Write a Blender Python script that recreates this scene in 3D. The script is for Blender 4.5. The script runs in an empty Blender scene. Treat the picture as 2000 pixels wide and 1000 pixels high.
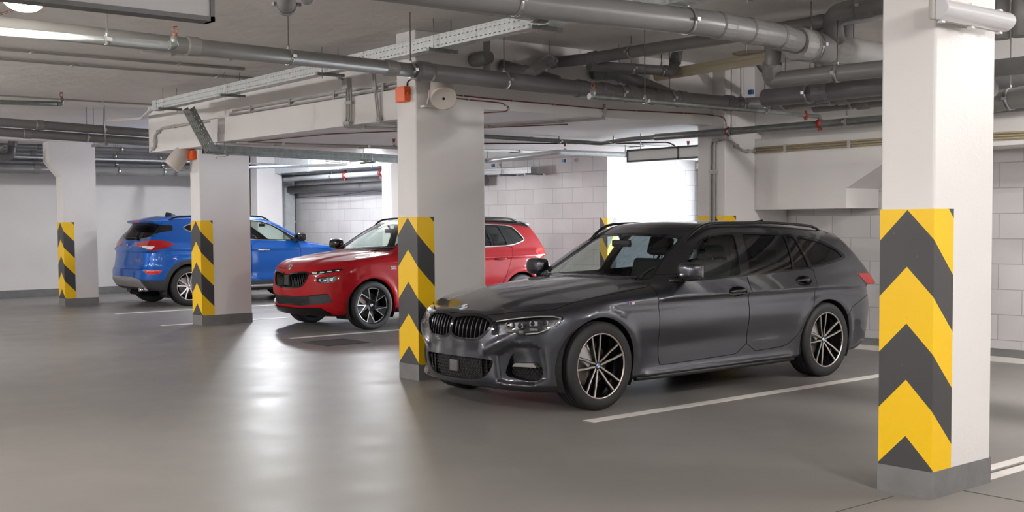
import bpy, bmesh, math, random
import numpy as np
from mathutils import Vector, Matrix, Euler
random.seed(7)
R_ = math.radians
SC = bpy.context.scene
COL = SC.collection

# ------------------------------------------------------------------ camera
cam_d = bpy.data.cameras.new('camera'); cam = bpy.data.objects.new('camera', cam_d); COL.objects.link(cam)
cam_d.sensor_width = 36.0; cam_d.lens = 36.0 * 2284.0 / 2000.0; cam_d.shift_y = 0.025
cam_d.clip_start = .05; cam_d.clip_end = 200
def aim(loc, yaw, pitch, roll):
    cy, sy = math.cos(yaw), math.sin(yaw); cp, sp = math.cos(pitch), math.sin(pitch)
    F = Vector((cy*cp, sy*cp, -sp)); Rt = Vector((sy, -cy, 0)); U = Rt.cross(F)
    cr, sr = math.cos(roll), math.sin(roll)
    R2 = cr*Rt + sr*U; U2 = -sr*Rt + cr*U
    M = Matrix((R2, U2, -F)).transposed().to_4x4(); M.translation = loc
    return M
cam.matrix_world = aim((0, 0, 1.432), R_(50.31), R_(2.94), R_(-.442))
SC.camera = cam

# ------------------------------------------------------------------ world, exposure
SC.view_settings.view_transform = 'Standard'; SC.view_settings.look = 'None'
SC.view_settings.gamma = 1.0; SC.view_settings.use_curve_mapping = False
SC.view_settings.exposure = 0.30
SC.cycles.max_bounces = 10; SC.cycles.diffuse_bounces = 5; SC.cycles.glossy_bounces = 5
SC.cycles.transmission_bounces = 6; SC.cycles.transparent_max_bounces = 16
SC.cycles.caustics_reflective = False; SC.cycles.caustics_refractive = False
SC.cycles.sample_clamp_indirect = 6
W = bpy.data.worlds.new('sky'); SC.world = W; W.use_nodes = True
bg = W.node_tree.nodes['Background']; bg.inputs[0].default_value = (.86, .93, 1.0, 1); bg.inputs[1].default_value = 22

# ------------------------------------------------------------------ lights (lamp positions; fixtures are built below)
LAMPS = [  # x, y, z of the underside, direction of the tube (0 = along X, 90 = along Y), watts
]
def area_light(name, loc, sx, sy, watts, color=(1, .95, .90), rot=(0, 0, 0), parent=None):
    L = bpy.data.lights.new(name, 'AREA'); L.shape = 'RECTANGLE'; L.size = sx; L.size_y = sy
    L.energy = watts; L.color = color
    o = bpy.data.objects.new(name, L); COL.objects.link(o); o.location = loc; o.rotation_euler = rot
    if parent: o.parent = parent
    return o

# ------------------------------------------------------------------ helpers
def tag(o, label=None, cat=None, group=None, kind=None):
    if label: o['label'] = label
    if cat: o['category'] = cat
    if group: o['group'] = group
    if kind: o['kind'] = kind
    return o
def empty(name, loc=(0, 0, 0), rz=0.0, label=None, cat=None, group=None):
    o = bpy.data.objects.new(name, None); COL.objects.link(o); o.location = loc; o.rotation_euler = (0, 0, rz)
    o.empty_display_size = .1
    return tag(o, label, cat, group)
def mk(name, V, Fc, mat=None, parent=None, smooth=False, normals=None, loc=None):
    me = bpy.data.meshes.new(name); me.from_pydata([tuple(map(float, v)) for v in V], [], [tuple(map(int, f)) for f in Fc]); me.update()
    if smooth or normals is not None: me.shade_smooth()
    if normals is not None and len(normals) == len(me.vertices):
        me.normals_split_custom_set_from_vertices([tuple(map(float, n)) for n in normals])
    o = bpy.data.objects.new(name, me); COL.objects.link(o)
    if mat: me.materials.append(mat)
    if parent: o.parent = parent
    if loc is not None: o.location = loc
    return o
class MB:
    """collects boxes, tubes and prisms, then links them as one mesh object"""
    def __init__(s): s.bm = bmesh.new(); s.sm = []
    def box(s, lo, hi, M=None, bevel=0):
        x0, y0, z0 = lo; x1, y1, z1 = hi
        co = [(x0,y0,z0),(x1,y0,z0),(x1,y1,z0),(x0,y1,z0),(x0,y0,z1),(x1,y0,z1),(x1,y1,z1),(x0,y1,z1)]
        if M is not None: co = [tuple(M @ Vector(c)) for c in co]
        v = [s.bm.verts.new(c) for c in co]
        fs = [s.bm.faces.new([v[i] for i in f]) for f in ((3,2,1,0),(4,5,6,7),(0,1,5,4),(1,2,6,5),(2,3,7,6),(3,0,4,7))]
        if bevel:
            es = {e for f in fs for e in f.edges}
            bmesh.ops.bevel(s.bm, geom=list(es), offset=bevel, segments=2, affect='EDGES', profile=.5)
        return s
    def prism(s, poly, axis, a, b, bevel=0):
        """extrude a polygon of 2D points along an axis from a to b; the points are the two other axes in xyz order"""
        def P(p, t):
            q = list(p); q.insert(axis, t); return q
        lo = [s.bm.verts.new(P(p, a)) for p in poly]; hi = [s.bm.verts.new(P(p, b)) for p in poly]
        n = len(poly); fs = [s.bm.faces.new(lo), s.bm.faces.new(hi[::-1])]
        for i in range(n): fs.append(s.bm.faces.new([lo[i], hi[i], hi[(i+1) % n], lo[(i+1) % n]]))
        if bevel:
            es = {e for f in fs for e in f.edges}
            bmesh.ops.bevel(s.bm, geom=list(es), offset=bevel, segments=2, affect='EDGES', profile=.5)
        return s
    def tube(s, pts, r, seg=16, cap=True, closed=False):
        pts = [Vector(p) for p in pts]; n = len(pts)
        rr = r if isinstance(r, (list, tuple)) else [r]*n
        rings = []; up = None
        for i, p in enumerate(pts):
            if closed: t = (pts[(i+1) % n] - pts[i-1]).normalized()
            else:
                a = (pts[i] - pts[i-1]) if i else (pts[1] - pts[0]); b = (pts[i+1] - pts[i]) if i < n-1 else a
                t = (a.normalized() + b.normalized())
                t = t.normalized() if t.length > 1e-6 else a.normalized()
            if up is None:
                up = Vector((0, 0, 1)) if abs(t.z) < .9 else Vector((1, 0, 0))
            u = (up - t*up.dot(t))
            u = u.normalized() if u.length > 1e-6 else t.orthogonal().normalized()
            up = u; w = t.cross(u)
            rings.append([s.bm.verts.new(p + rr[i]*(math.cos(k*2*math.pi/seg)*u + math.sin(k*2*math.pi/seg)*w)) for k in range(seg)])
        m = n if closed else n-1
        for i in range(m):
            A, B = rings[i], rings[(i+1) % n]
            for k in range(seg):
                f = s.bm.faces.new([A[k], A[(k+1) % seg], B[(k+1) % seg], B[k]]); f.smooth = True
        if cap and not closed:
            s.bm.faces.new(rings[0][::-1]); s.bm.faces.new(rings[-1])
        return s
    def lathe(s, prof, seg=48, M=None, closed=False):
        """revolve (r, h) profile about local Z"""
        rings = []
        for r, h in prof:
            rings.append([s.bm.verts.new((M @ Vector((r*math.cos(k*2*math.pi/seg), r*math.sin(k*2*math.pi/seg), h))) if M is not None else (r*math.cos(k*2*math.pi/seg), r*math.sin(k*2*math.pi/seg), h)) for k in range(seg)])
        m = len(prof) if closed else len(prof)-1
        for i in range(m):
            A, B = rings[i], rings[(i+1) % len(prof)]
            for k in range(seg):
                f = s.bm.faces.new([A[k], A[(k+1) % seg], B[(k+1) % seg], B[k]]); f.smooth = True
        return s
    def build(s, name, mat, parent=None, loc=None, auto=None):
        bmesh.ops.recalc_face_normals(s.bm, faces=s.bm.faces[:])
        me = bpy.data.meshes.new(name); s.bm.to_mesh(me); s.bm.free()
        if auto is not None:
            me.set_sharp_from_angle(angle=R_(auto)) if hasattr(me, 'set_sharp_from_angle') else None
        o = bpy.data.objects.new(name, me); COL.objects.link(o)
        if mat: me.materials.append(mat)
        if parent: o.parent = parent
        if loc is not None: o.location = loc
        return o
def copy_tree(o, parent=None):
    c = o.copy(); COL.objects.link(c)
    if parent: c.parent = parent
    for ch in [q for q in o.children]: copy_tree(ch, c)
    return c

# ------------------------------------------------------------------ materials
def newmat(name):
    m = bpy.data.materials.new(name); m.use_nodes = True
    return m, m.node_tree.nodes, m.node_tree.links, m.node_tree.nodes['Principled BSDF']
def plain(name, col, rough=.5, metal=0., coat=0., spec=.5, emis=None, estr=0., croug=.04, alpha=None):
    m, N, L, b = newmat(name)
    b.inputs['Base Color'].default_value = (*col, 1); b.inputs['Roughness'].default_value = rough
    b.inputs['Metallic'].default_value = metal; b.inputs['Coat Weight'].default_value = coat
    b.inputs['Coat Roughness'].default_value = croug; b.inputs['Specular IOR Level'].default_value = spec
    if emis: b.inputs['Emission Color'].default_value = (*emis, 1); b.inputs['Emission Strength'].default_value = estr
    return m
def node(N, t, **k):
    n = N.new(t)
    for a, v in k.items(): setattr(n, a, v)
    return n
def noisy(name, c1, c2, scale=4., rough=(.4, .6), bump=.0, bscale=40., metal=0., detail=6., rscale=None, spec=.5, coords='Object'):
    m, N, L, b = newmat(name)
    tc = node(N, 'ShaderNodeTexCoord'); n = node(N, 'ShaderNodeTexNoise'); n.inputs['Scale'].default_value = scale; n.inputs['Detail'].default_value = detail
    geo = node(N, 'ShaderNodeNewGeometry')
    src = geo.outputs['Position'] if coords == 'World' else tc.outputs['Object']
    L.new(src, n.inputs['Vector'])
    r = node(N, 'ShaderNodeMapRange'); r.inputs[1].default_value = .3; r.inputs[2].default_value = .7
    L.new(n.outputs['Fac'], r.inputs[0])
    mx = node(N, 'ShaderNodeMix', data_type='RGBA'); mx.inputs[6].default_value = (*c1, 1); mx.inputs[7].default_value = (*c2, 1)
    L.new(r.outputs[0], mx.inputs[0]); L.new(mx.outputs[2], b.inputs['Base Color'])
    n2 = node(N, 'ShaderNodeTexNoise'); n2.inputs['Scale'].default_value = rscale or scale*2.3; n2.inputs['Detail'].default_value = 4
    L.new(src, n2.inputs['Vector'])
    r2 = node(N, 'ShaderNodeMapRange'); r2.inputs[1].default_value = .3; r2.inputs[2].default_value = .7; r2.inputs[3].default_value = rough[0]; r2.inputs[4].default_value = rough[1]
    L.new(n2.outputs['Fac'], r2.inputs[0]); L.new(r2.outputs[0], b.inputs['Roughness'])
    b.inputs['Metallic'].default_value = metal; b.inputs['Specular IOR Level'].default_value = spec
    if bump:
        n3 = node(N, 'ShaderNodeTexNoise'); n3.inputs['Scale'].default_value = bscale; n3.inputs['Detail'].default_value = 5
        L.new(src, n3.inputs['Vector']); bp = node(N, 'ShaderNodeBump'); bp.inputs['Strength'].default_value = bump; bp.inputs['Distance'].default_value = .02
        L.new(n3.outputs['Fac'], bp.inputs['Height']); L.new(bp.outputs[0], b.inputs['Normal'])
    return m
def block_mat(name, axis, z0=0., h0=0.):
    """painted concrete block; axis = the world axis the wall runs along"""
    m, N, L, b = newmat(name)
    geo = node(N, 'ShaderNodeNewGeometry'); sep = node(N, 'ShaderNodeSeparateXYZ'); L.new(geo.outputs['Position'], sep.inputs[0])
    cmb = node(N, 'ShaderNodeCombineXYZ')
    a = node(N, 'ShaderNodeMath', operation='ADD'); a.inputs[1].default_value = h0; L.new(sep.outputs['Y' if axis == 'y' else 'X'], a.inputs[0])
    c = node(N, 'ShaderNodeMath', operation='ADD'); c.inputs[1].default_value = z0; L.new(sep.outputs['Z'], c.inputs[0])
    L.new(a.outputs[0], cmb.inputs[0]); L.new(c.outputs[0], cmb.inputs[1])
    br = node(N, 'ShaderNodeTexBrick'); br.offset = .5; br.offset_frequency = 2; br.squash = 1.0
    br.inputs['Scale'].default_value = 1.0; br.inputs['Mortar Size'].default_value = .0045; br.inputs['Mortar Smooth'].default_value = .15
    br.inputs['Brick Width'].default_value = .49; br.inputs['Row Height'].default_value = .2525
    br.inputs['Color1'].default_value = (.60, .585, .59, 1); br.inputs['Color2'].default_value = (.66, .645, .65, 1); br.inputs['Mortar'].default_value = (.40, .39, .39, 1)
    L.new(cmb.outputs[0], br.inputs['Vector'])
    ns = node(N, 'ShaderNodeTexNoise'); ns.inputs['Scale'].default_value = 1.1; ns.inputs['Detail'].default_value = 3; L.new(geo.outputs['Position'], ns.inputs['Vector'])
    mx = node(N, 'ShaderNodeMix', data_type='RGBA', blend_type='MULTIPLY'); mx.inputs[0].default_value = 1
    rr = node(N, 'ShaderNodeMapRange'); rr.inputs[1].default_value = .35; rr.inputs[2].default_value = .65; rr.inputs[3].default_value = .86; rr.inputs[4].default_value = 1.0
    L.new(ns.outputs['Fac'], rr.inputs[0]); L.new(br.outputs['Color'], mx.inputs[6]); L.new(rr.outputs[0], mx.inputs[7])
    L.new(mx.outputs[2], b.inputs['Base Color']); b.inputs['Roughness'].default_value = .55
    n3 = node(N, 'ShaderNodeTexNoise'); n3.inputs['Scale'].default_value = 55; n3.inputs['Detail'].default_value = 4; L.new(geo.outputs['Position'], n3.inputs['Vector'])
    mh = node(N, 'ShaderNodeMath', operation='MULTIPLY_ADD'); mh.inputs[1].default_value = .25
    inv = node(N, 'ShaderNodeMath', operation='SUBTRACT'); inv.inputs[0].default_value = 1; L.new(br.outputs['Fac'], inv.inputs[1])
    L.new(n3.outputs['Fac'], mh.inputs[0]); L.new(inv.outputs[0], mh.inputs[2])
    bp = node(N, 'ShaderNodeBump'); bp.inputs['Strength'].default_value = .35; bp.inputs['Distance'].default_value = .008
    L.new(mh.outputs[0], bp.inputs['Height']); L.new(bp.outputs[0], b.inputs['Normal'])
    return m
def hazard_mat(name, sign):
    """chevrons in the object's own space: x runs along the wide face, y along the narrow one, the corner is the origin"""
    m, N, L, b = newmat(name)
    tc = node(N, 'ShaderNodeTexCoord'); sep = node(N, 'ShaderNodeSeparateXYZ'); L.new(tc.outputs['Object'], sep.inputs[0])
    def M(op, a, c=None, v=None):
        n = node(N, 'ShaderNodeMath', operation=op)
        for i, q in enumerate((a, c)):
            if q is None: continue
            if isinstance(q, (int, float)): n.inputs[i].default_value = q
            else: L.new(q, n.inputs[i])
        return n.outputs[0]
    if sign > 0: s = M('ABSOLUTE', M('ADD', M('SUBTRACT', sep.outputs['X'], sep.outputs['Y']), .15)); t = M('ADD', sep.outputs['Z'], s); off = .60
    else: s = M('MULTIPLY', M('MAXIMUM', M('ABSOLUTE', sep.outputs['X']), M('ABSOLUTE', sep.outputs['Y'])), 1.6); t = M('SUBTRACT', sep.outputs['Z'], s); off = .97
    q = M('FRACT', M('DIVIDE', M('ADD', t, 5.84-off), .584))
    edge = node(N, 'ShaderNodeMapRange'); 
    tri = M('ABSOLUTE', M('SUBTRACT', q, .25))       # < .25 in the dark band
    g = M('LESS_THAN', M('MINIMUM', tri, M('SUBTRACT', 1.0, tri)), .25)
    nz = node(N, 'ShaderNodeTexNoise'); nz.inputs['Scale'].default_value = 60; nz.inputs['Detail'].default_value = 3; L.new(tc.outputs['Object'], nz.inputs['Vector'])
    sp = M('MULTIPLY', M('GREATER_THAN', nz.outputs['Fac'], .735), .5)
    mx = node(N, 'ShaderNodeMix', data_type='RGBA'); mx.inputs[6].default_value = (.90, .555, .0, 1); mx.inputs[7].default_value = (.045, .045, .048, 1)
    L.new(g, mx.inputs[0])
    m2 = node(N, 'ShaderNodeMix', data_type='RGBA'); m2.inputs[7].default_value = (.35, .27, .12, 1); L.new(sp, m2.inputs[0]); L.new(mx.outputs[2], m2.inputs[6])
    L.new(m2.outputs[2], b.inputs['Base Color']); b.inputs['Roughness'].default_value = .42
    N.remove(edge)
    return m
def glass_mat(name, tint, refl_rough=.0, ior=1.5):
    m, N, L, b = newmat(name); N.remove(b)
    out = N['Material Output']; tr = node(N, 'ShaderNodeBsdfTransparent'); tr.inputs[0].default_value = (*tint, 1)
    gl = node(N, 'ShaderNodeBsdfGlossy'); gl.inputs['Roughness'].default_value = refl_rough
    fr = node(N, 'ShaderNodeFresnel'); ge = node(N, 'ShaderNodeNewGeometry'); mr = node(N, 'ShaderNodeMapRange')
    mr.inputs[3].default_value = ior; mr.inputs[4].default_value = 1/ior; L.new(ge.outputs['Backfacing'], mr.inputs[0]); L.new(mr.outputs[0], fr.inputs[0])
    mx = node(N, 'ShaderNodeMixShader'); L.new(fr.outputs[0], mx.inputs[0]); L.new(tr.outputs[0], mx.inputs[1]); L.new(gl.outputs[0], mx.inputs[2])
    L.new(mx.outputs[0], out.inputs[0]); return m
def floor_mat():
    m, N, L, b = newmat('grey_epoxy')
    geo = node(N, 'ShaderNodeNewGeometry')
    n = node(N, 'ShaderNodeTexNoise'); n.inputs['Scale'].default_value = .55; n.inputs['Detail'].default_value = 7; n.inputs['Roughness'].default_value = .6; L.new(geo.outputs['Position'], n.inputs['Vector'])
    cr = node(N, 'ShaderNodeValToRGB'); cr.color_ramp.elements[0].position = .3; cr.color_ramp.elements[0].color = (.185, .176, .167, 1); cr.color_ramp.elements[1].position = .72; cr.color_ramp.elements[1].color = (.225, .214, .203, 1)
    L.new(n.outputs['Fac'], cr.inputs[0]); L.new(cr.outputs[0], b.inputs['Base Color'])
    n2 = node(N, 'ShaderNodeTexNoise'); n2.inputs['Scale'].default_value = 2.2; n2.inputs['Detail'].default_value = 6; L.new(geo.outputs['Position'], n2.inputs['Vector'])
    r = node(N, 'ShaderNodeMapRange'); r.inputs[1].default_value = .3; r.inputs[2].default_value = .7; r.inputs[3].default_value = .35; r.inputs[4].default_value = .43; L.new(n2.outputs['Fac'], r.inputs[0]); L.new(r.outputs[0], b.inputs['Roughness'])
    n3 = node(N, 'ShaderNodeTexNoise'); n3.inputs['Scale'].default_value = 3.0; n3.inputs['Detail'].default_value = 8; L.new(geo.outputs['Position'], n3.inputs['Vector'])
    bp = node(N, 'ShaderNodeBump'); bp.inputs['Strength'].default_value = .05; bp.inputs['Distance'].default_value = .006; L.new(n3.outputs['Fac'], bp.inputs['Height']); L.new(bp.outputs[0], b.inputs['Normal'])
    b.inputs['Specular IOR Level'].default_value = .22
    return m
MT = dict(
 plaster=noisy('white_plaster', (.71, .69, .685), (.76, .74, .735), 1.4, (.5, .62), .05, 60, coords='World'),
 ceil=noisy('ceiling_plaster', (.72, .69, .67), (.79, .76, .735), 1.1, (.5, .65), .8, 4.5, coords='World'),
 blocky=block_mat('white_blocks_y', 'y', .04), blockx=block_mat('white_blocks_x', 'x', .0),
 floor=floor_mat(),
 skirt=noisy('grey_skirting_paint', (.155, .155, .16), (.20, .20, .20), 5, (.4, .55), .08, 60, coords='World'),
 line=noisy('white_road_paint', (.66, .63, .60), (.76, .73, .70), 8, (.4, .5), .05, 80, coords='World'),
 joint=plain('dark_joint', (.05, .05, .05), .8),
 hazard=hazard_mat('black_yellow_chevrons', 1), hazard_v=hazard_mat('black_yellow_vees', -1),
 pvc=noisy('grey_pvc', (.22, .215, .21), (.26, .255, .25), 3, (.35, .45), .0, coords='World'),
 pvc_mid=noisy('mid_grey_pvc', (.18, .177, .18), (.215, .212, .215), 3, (.33, .42), .0, coords='World'),
 pvc_dark=noisy('dark_grey_pvc', (.145, .143, .147), (.18, .178, .182), 3, (.35, .45), .0, coords='World'),
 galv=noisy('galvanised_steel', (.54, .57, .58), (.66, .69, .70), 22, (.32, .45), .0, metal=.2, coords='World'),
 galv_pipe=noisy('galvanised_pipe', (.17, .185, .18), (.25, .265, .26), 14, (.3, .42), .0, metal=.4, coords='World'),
 rust=noisy('rusty_fitting', (.22, .08, .05), (.30, .11, .07), 30, (.5, .6)),
 redpaint=plain('red_coupling', (.30, .035, .03), .45), black=plain('black_rubber', (.012, .012, .013), .6),
 clampm=plain('steel_clamp', (.5, .5, .5), .3, .9),
 cable=plain('red_brown_cable', (.16, .045, .035), .5), conduit=plain('grey_conduit', (.42, .405, .385), .5), conduit_y=plain('beige_conduit', (.42, .35, .22), .5),
 orange=plain('orange_plastic', (.85, .13, .02), .45), speaker=plain('cream_plastic', (.60, .55, .50), .4), blue=plain('blue_plastic', (.03, .12, .35), .4),
 signf=plain('grey_sign_frame', (.05, .05, .052), .4), signp=plain('pale_sign_panel', (.62, .61, .60), .35), signn=plain('grey_sign_panel', (.30, .29, .30), .35),
 lampbody=plain('lamp_body', (.62, .60, .57), .4), lampcream=plain('cream_lamp_body', (.58, .52, .38), .45),
 tube=plain('lit_diffuser', (.9, .88, .82), .4, emis=(1, .95, .87), estr=9.0),
 diffuser=plain('ribbed_diffuser', (.62, .62, .66), .18, coat=.6),
 grate=plain('dark_grate', (.045, .043, .04), .6),
 white=plain('white_metal', (.7, .7, .7), .4),
)
# ------------------------------------------------------------------ the garage: floor, walls, slabs
ZC, ZL = 3.15, 2.487          # high ceiling, underside of the lower slab
def struct(name, V=None, F=None, m=None, mb=None, label=None):
    o = mk(name, V, F, m) if mb is None else mb.build(name, m)
    o['kind'] = 'structure'
    return o
def slab(name, lo, hi, m, bevel=0):
    return struct(name, mb=MB().box(lo, hi, bevel=bevel), m=m)
XW, YW = 13.1, 24.25
slab('floor', (-7.5, -8.5, -.12), (18.0, 24.6, 0), MT['floor'])
slab('ceiling', (-7.5, -8.5, ZC), (18.0, 24.6, ZC+.2), MT['ceil'])
# lower slab over the parked cars: thick edge beam, set-back band above
mb = MB(); mb.box((6.79, 8.64, ZL), (15.6, 14.32, 2.79)); mb.box((6.95, 14.32, ZL), (13.1, 16.72, ZC+.05)); mb.box((6.93, 8.64, 2.79), (15.6, 14.32, ZC+.05))
struct('ceiling_lower', mb=mb, m=MT['plaster'])
slab('wall_left', (-7.5, YW, 0), (13.3, YW+.25, ZC), MT['plaster'])
slab('wall_back', (XW, 13.39, 0), (XW+.25, YW, ZC), MT['blocky'])
slab('wall_passage', (XW+.25, 13.39, 0), (15.6, 13.64, ZL+.3), MT['blockx'])
slab('wall_right', (11.2, -8.2, 0), (11.45, 9.1, ZC), MT['blocky'])
slab('wall_passage_near', (11.45, 8.85, 0), (15.6, 9.1, ZC), MT['plaster'])
slab('wall_front', (-7.5, -8.45, 0), (11.45, -8.2, ZC), MT['plaster'])
slab('wall_rear', (-7.75, -8.45, 0), (-7.5, 24.5, ZC), MT['plaster'])
# gate wall with opening to daylight
mb = MB(); mb.box((15.35, 12.75, 0), (15.55, 13.39, ZL)); mb.box((15.35, 9.1, 2.30), (15.55, 13.39, ZC))
struct('wall_gate', mb=mb, m=MT['plaster'])
# bulkhead on the right wall: box with a cut-away end that steps up to a raised run
mb = MB(); mb.prism([(8.47, 1.545), (7.25, 1.545), (7.25, 1.755), (6.60, 2.11), (-8.2, 2.11), (-8.2, 2.34), (8.47, 2.34)], 0, 10.6, 11.2)
struct('wall_bulkhead', mb=mb, m=MT['plaster'])
mb = MB(); mb.box((10.72, -8.2, 2.34), (11.2, 8.47, 2.42)); struct('wall_bulkhead_ledge', mb=mb, m=MT['plaster'])
mb = MB(); mb.box((10.6, -8.2, 2.42), (11.2, 8.47, ZC)); struct('wall_bulkhead_upper', mb=mb, m=MT['plaster'])
# cross beam over the far column
slab('ceiling_beam', (1.0, 20.70, 2.885), (XW, 21.10, ZC), MT['plaster'])
slab('ceiling_beam_far', (-7.5, YW-.35, 3.02), (XW, YW, ZC), MT['plaster'])
# skirtings
slab('baseboard_left', (-7.5, YW-.012, 0), (XW, YW, .14), MT['skirt'])
slab('baseboard_back', (XW-.012, 13.39, 0), (XW, YW-.02, .14), MT['skirt'])
slab('baseboard_right', (11.185, -8.2, 0), (11.2, 8.4, .125), MT['skirt'])
slab('trim_1', (11.12, -8.2, 0), (11.185, 8.4, .045), MT['line'])
slab('trim_2', (XW-.02, 13.375, 0), (15.3, 13.39, .14), MT['skirt'])

# floor joints (thin dark strips in the floor)
for i, (a, b, c, d) in enumerate(((3.2, 3.342, 5.33, 3.348), (5.70, -8, 5.712, 3.17), (6.2, 3.297, 11.1, 3.303))):
    slab('floor_joint.%03d' % i, (min(a, c), min(b, d), 0.0), (max(a, c), max(b, d), .0012), MT['joint'])
# bay lines
def line(i, x0, x1, y0, w=.10):
    o = slab('road_marking.%03d' % i, (x0, y0-w/2, .0012), (x1, y0+w/2, .0035), MT['line'])
for i, (x0, x1, y) in enumerate(((5.71, 11.1, 6.035), (7.12, 12.9, 12.92), (6.7, 12.9, 15.83), (7.05, 12.9, 18.45), (8.0, 12.9, 21.2), (6.0, 10.8, 3.36), (6.0, 10.8, 3.24))):
    line(i, x0, x1, y, .115 if i < 5 else .075)
# darker repair patch round the drain and its grate
o = mk('floor_patch', [(6.6, 11.45, .0016), (8.15, 11.5, .0016), (8.1, 12.85, .0016), (6.65, 12.82, .0016)], [(0, 1, 2, 3)], noisy('patch_epoxy', (.17, .165, .16), (.20, .195, .19), 2, (.3, .4), coords='World')); o['kind'] = 'structure'
t = empty('drain_cover', (7.27, 12.08, 0), 0, 'dark square drain cover sunk in the grey floor before the red car', 'drain cover')
mb = MB()
for k in range(15): mb.box((-.28+k*.04-.006, -.28, .001), (-.28+k*.04+.012, .28, .007))
mb.build('grate_bars', MT['grate'], t)
mb = MB()
for a in ((-.30, -.30, .30, -.28), (-.30, .28, .30, .30), (-.30, -.28, -.28, .28), (.28, -.28, .30, .28)): mb.box((a[0], a[1], .001), (a[2], a[3], .009))
mb.box((-.28, -.28, .0005), (.28, .28, .0016)); mb.build('grate_frame', MT['grate'], t)

# ------------------------------------------------------------------ columns
WB, HS, HK = .3065, 1.48, .14
def column(x, y, wa, ztop, label, corbel=False, hazard=True, wb=WB, mat=None, hz_mat=None):
    t = empty('concrete_column', (x, y, 0), 0, label, 'column')
    mb = MB()
    if corbel:
        mb.prism([(0, 0), (wa, 0), (wa, ztop), (-.21, ztop), (-.21, ztop-.36), (0, ztop-.62)], 1, 0, wb)
        o = mb.build('shaft', MT['plaster'], t)
    else:
        mb.box((0, 0, 0), (wa, wb, ztop), bevel=.012); o = mb.build('shaft', MT['plaster'], t)
    mb = MB(); mb.box((-.004, -.004, .0), (wa+.004, wb+.004, HK)); mb.build('skirting_band', MT['skirt'], t)
    if hazard:
        e = .0022; s = .185
        mb = MB(); mb.prism([(-e, -e), (s, -e), (s, .005), (.005, .005), (.005, wb), (-e, wb)], 2, HK, HS)
        mb.build('hazard_marking', hz_mat or MT['hazard'], t)
    return t
column(5.400, 3.177, .5865, ZC, 'nearest square column, striped yellow and black, with a tube lamp high on its side')
column(6.070, 8.641, .779, ZC, 'striped column beside the nose of the grey estate car')
column(7.141, 15.451, .772, ZL, 'striped column in front of the rear wheel of the blue car')
column(7.042, 20.754, .589, 2.885, 'striped column that widens to the side under the ceiling, far from the cars', corbel=True)
column(10.09, 8.46, 1.11, ZC, 'column joined to the right wall, with conduits down its narrow face', wb=.40)
column(11.8, 17.6, .6, ZC, 'plain column behind the windscreen of the red car', hazard=False)
column(11.8, 22.7, .6, ZC, 'plain white column behind the roof of the blue car', hazard=False)
# chevrons on the wall corner
o = MB().prism([(XW-.0022, 13.388), (XW+.19, 13.388), (XW+.19, 13.3885), (XW-.0005, 13.3885), (XW-.0005, 13.56), (XW-.0022, 13.56)], 2, .14, HS)
oo = o.build('corner_hazard_marking', MT['hazard_v']); 
for v in oo.data.vertices: v.co.x -= XW; v.co.y -= 13.39
oo.location = (XW, 13.39, 0)
oo['kind'] = 'structure'; oo.name = 'trim_3'
# gate frame at the end of the passage
t = empty('gate_frame', (15.3, 9.2, 0), 0, 'galvanised vertical gate rails at the bright end of the passage', 'gate')
mb = MB(); mb.box((-.07, 4.02, 0), (-.03, 4.12, 2.33)); mb.box((-.11, 4.07, 0), (-.07, 4.10, 2.33)); mb.build('side_rail', MT['galv'], t)
mb = MB(); mb.box((-.07, .0, 0), (-.03, .10, 2.33)); mb.build('side_rail', MT['galv'], t)
mb = MB(); mb.box((-.10, 0, 2.30), (-.02, 4.18, 2.40)); mb.build('top_rail', MT['galv'], t)
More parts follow.
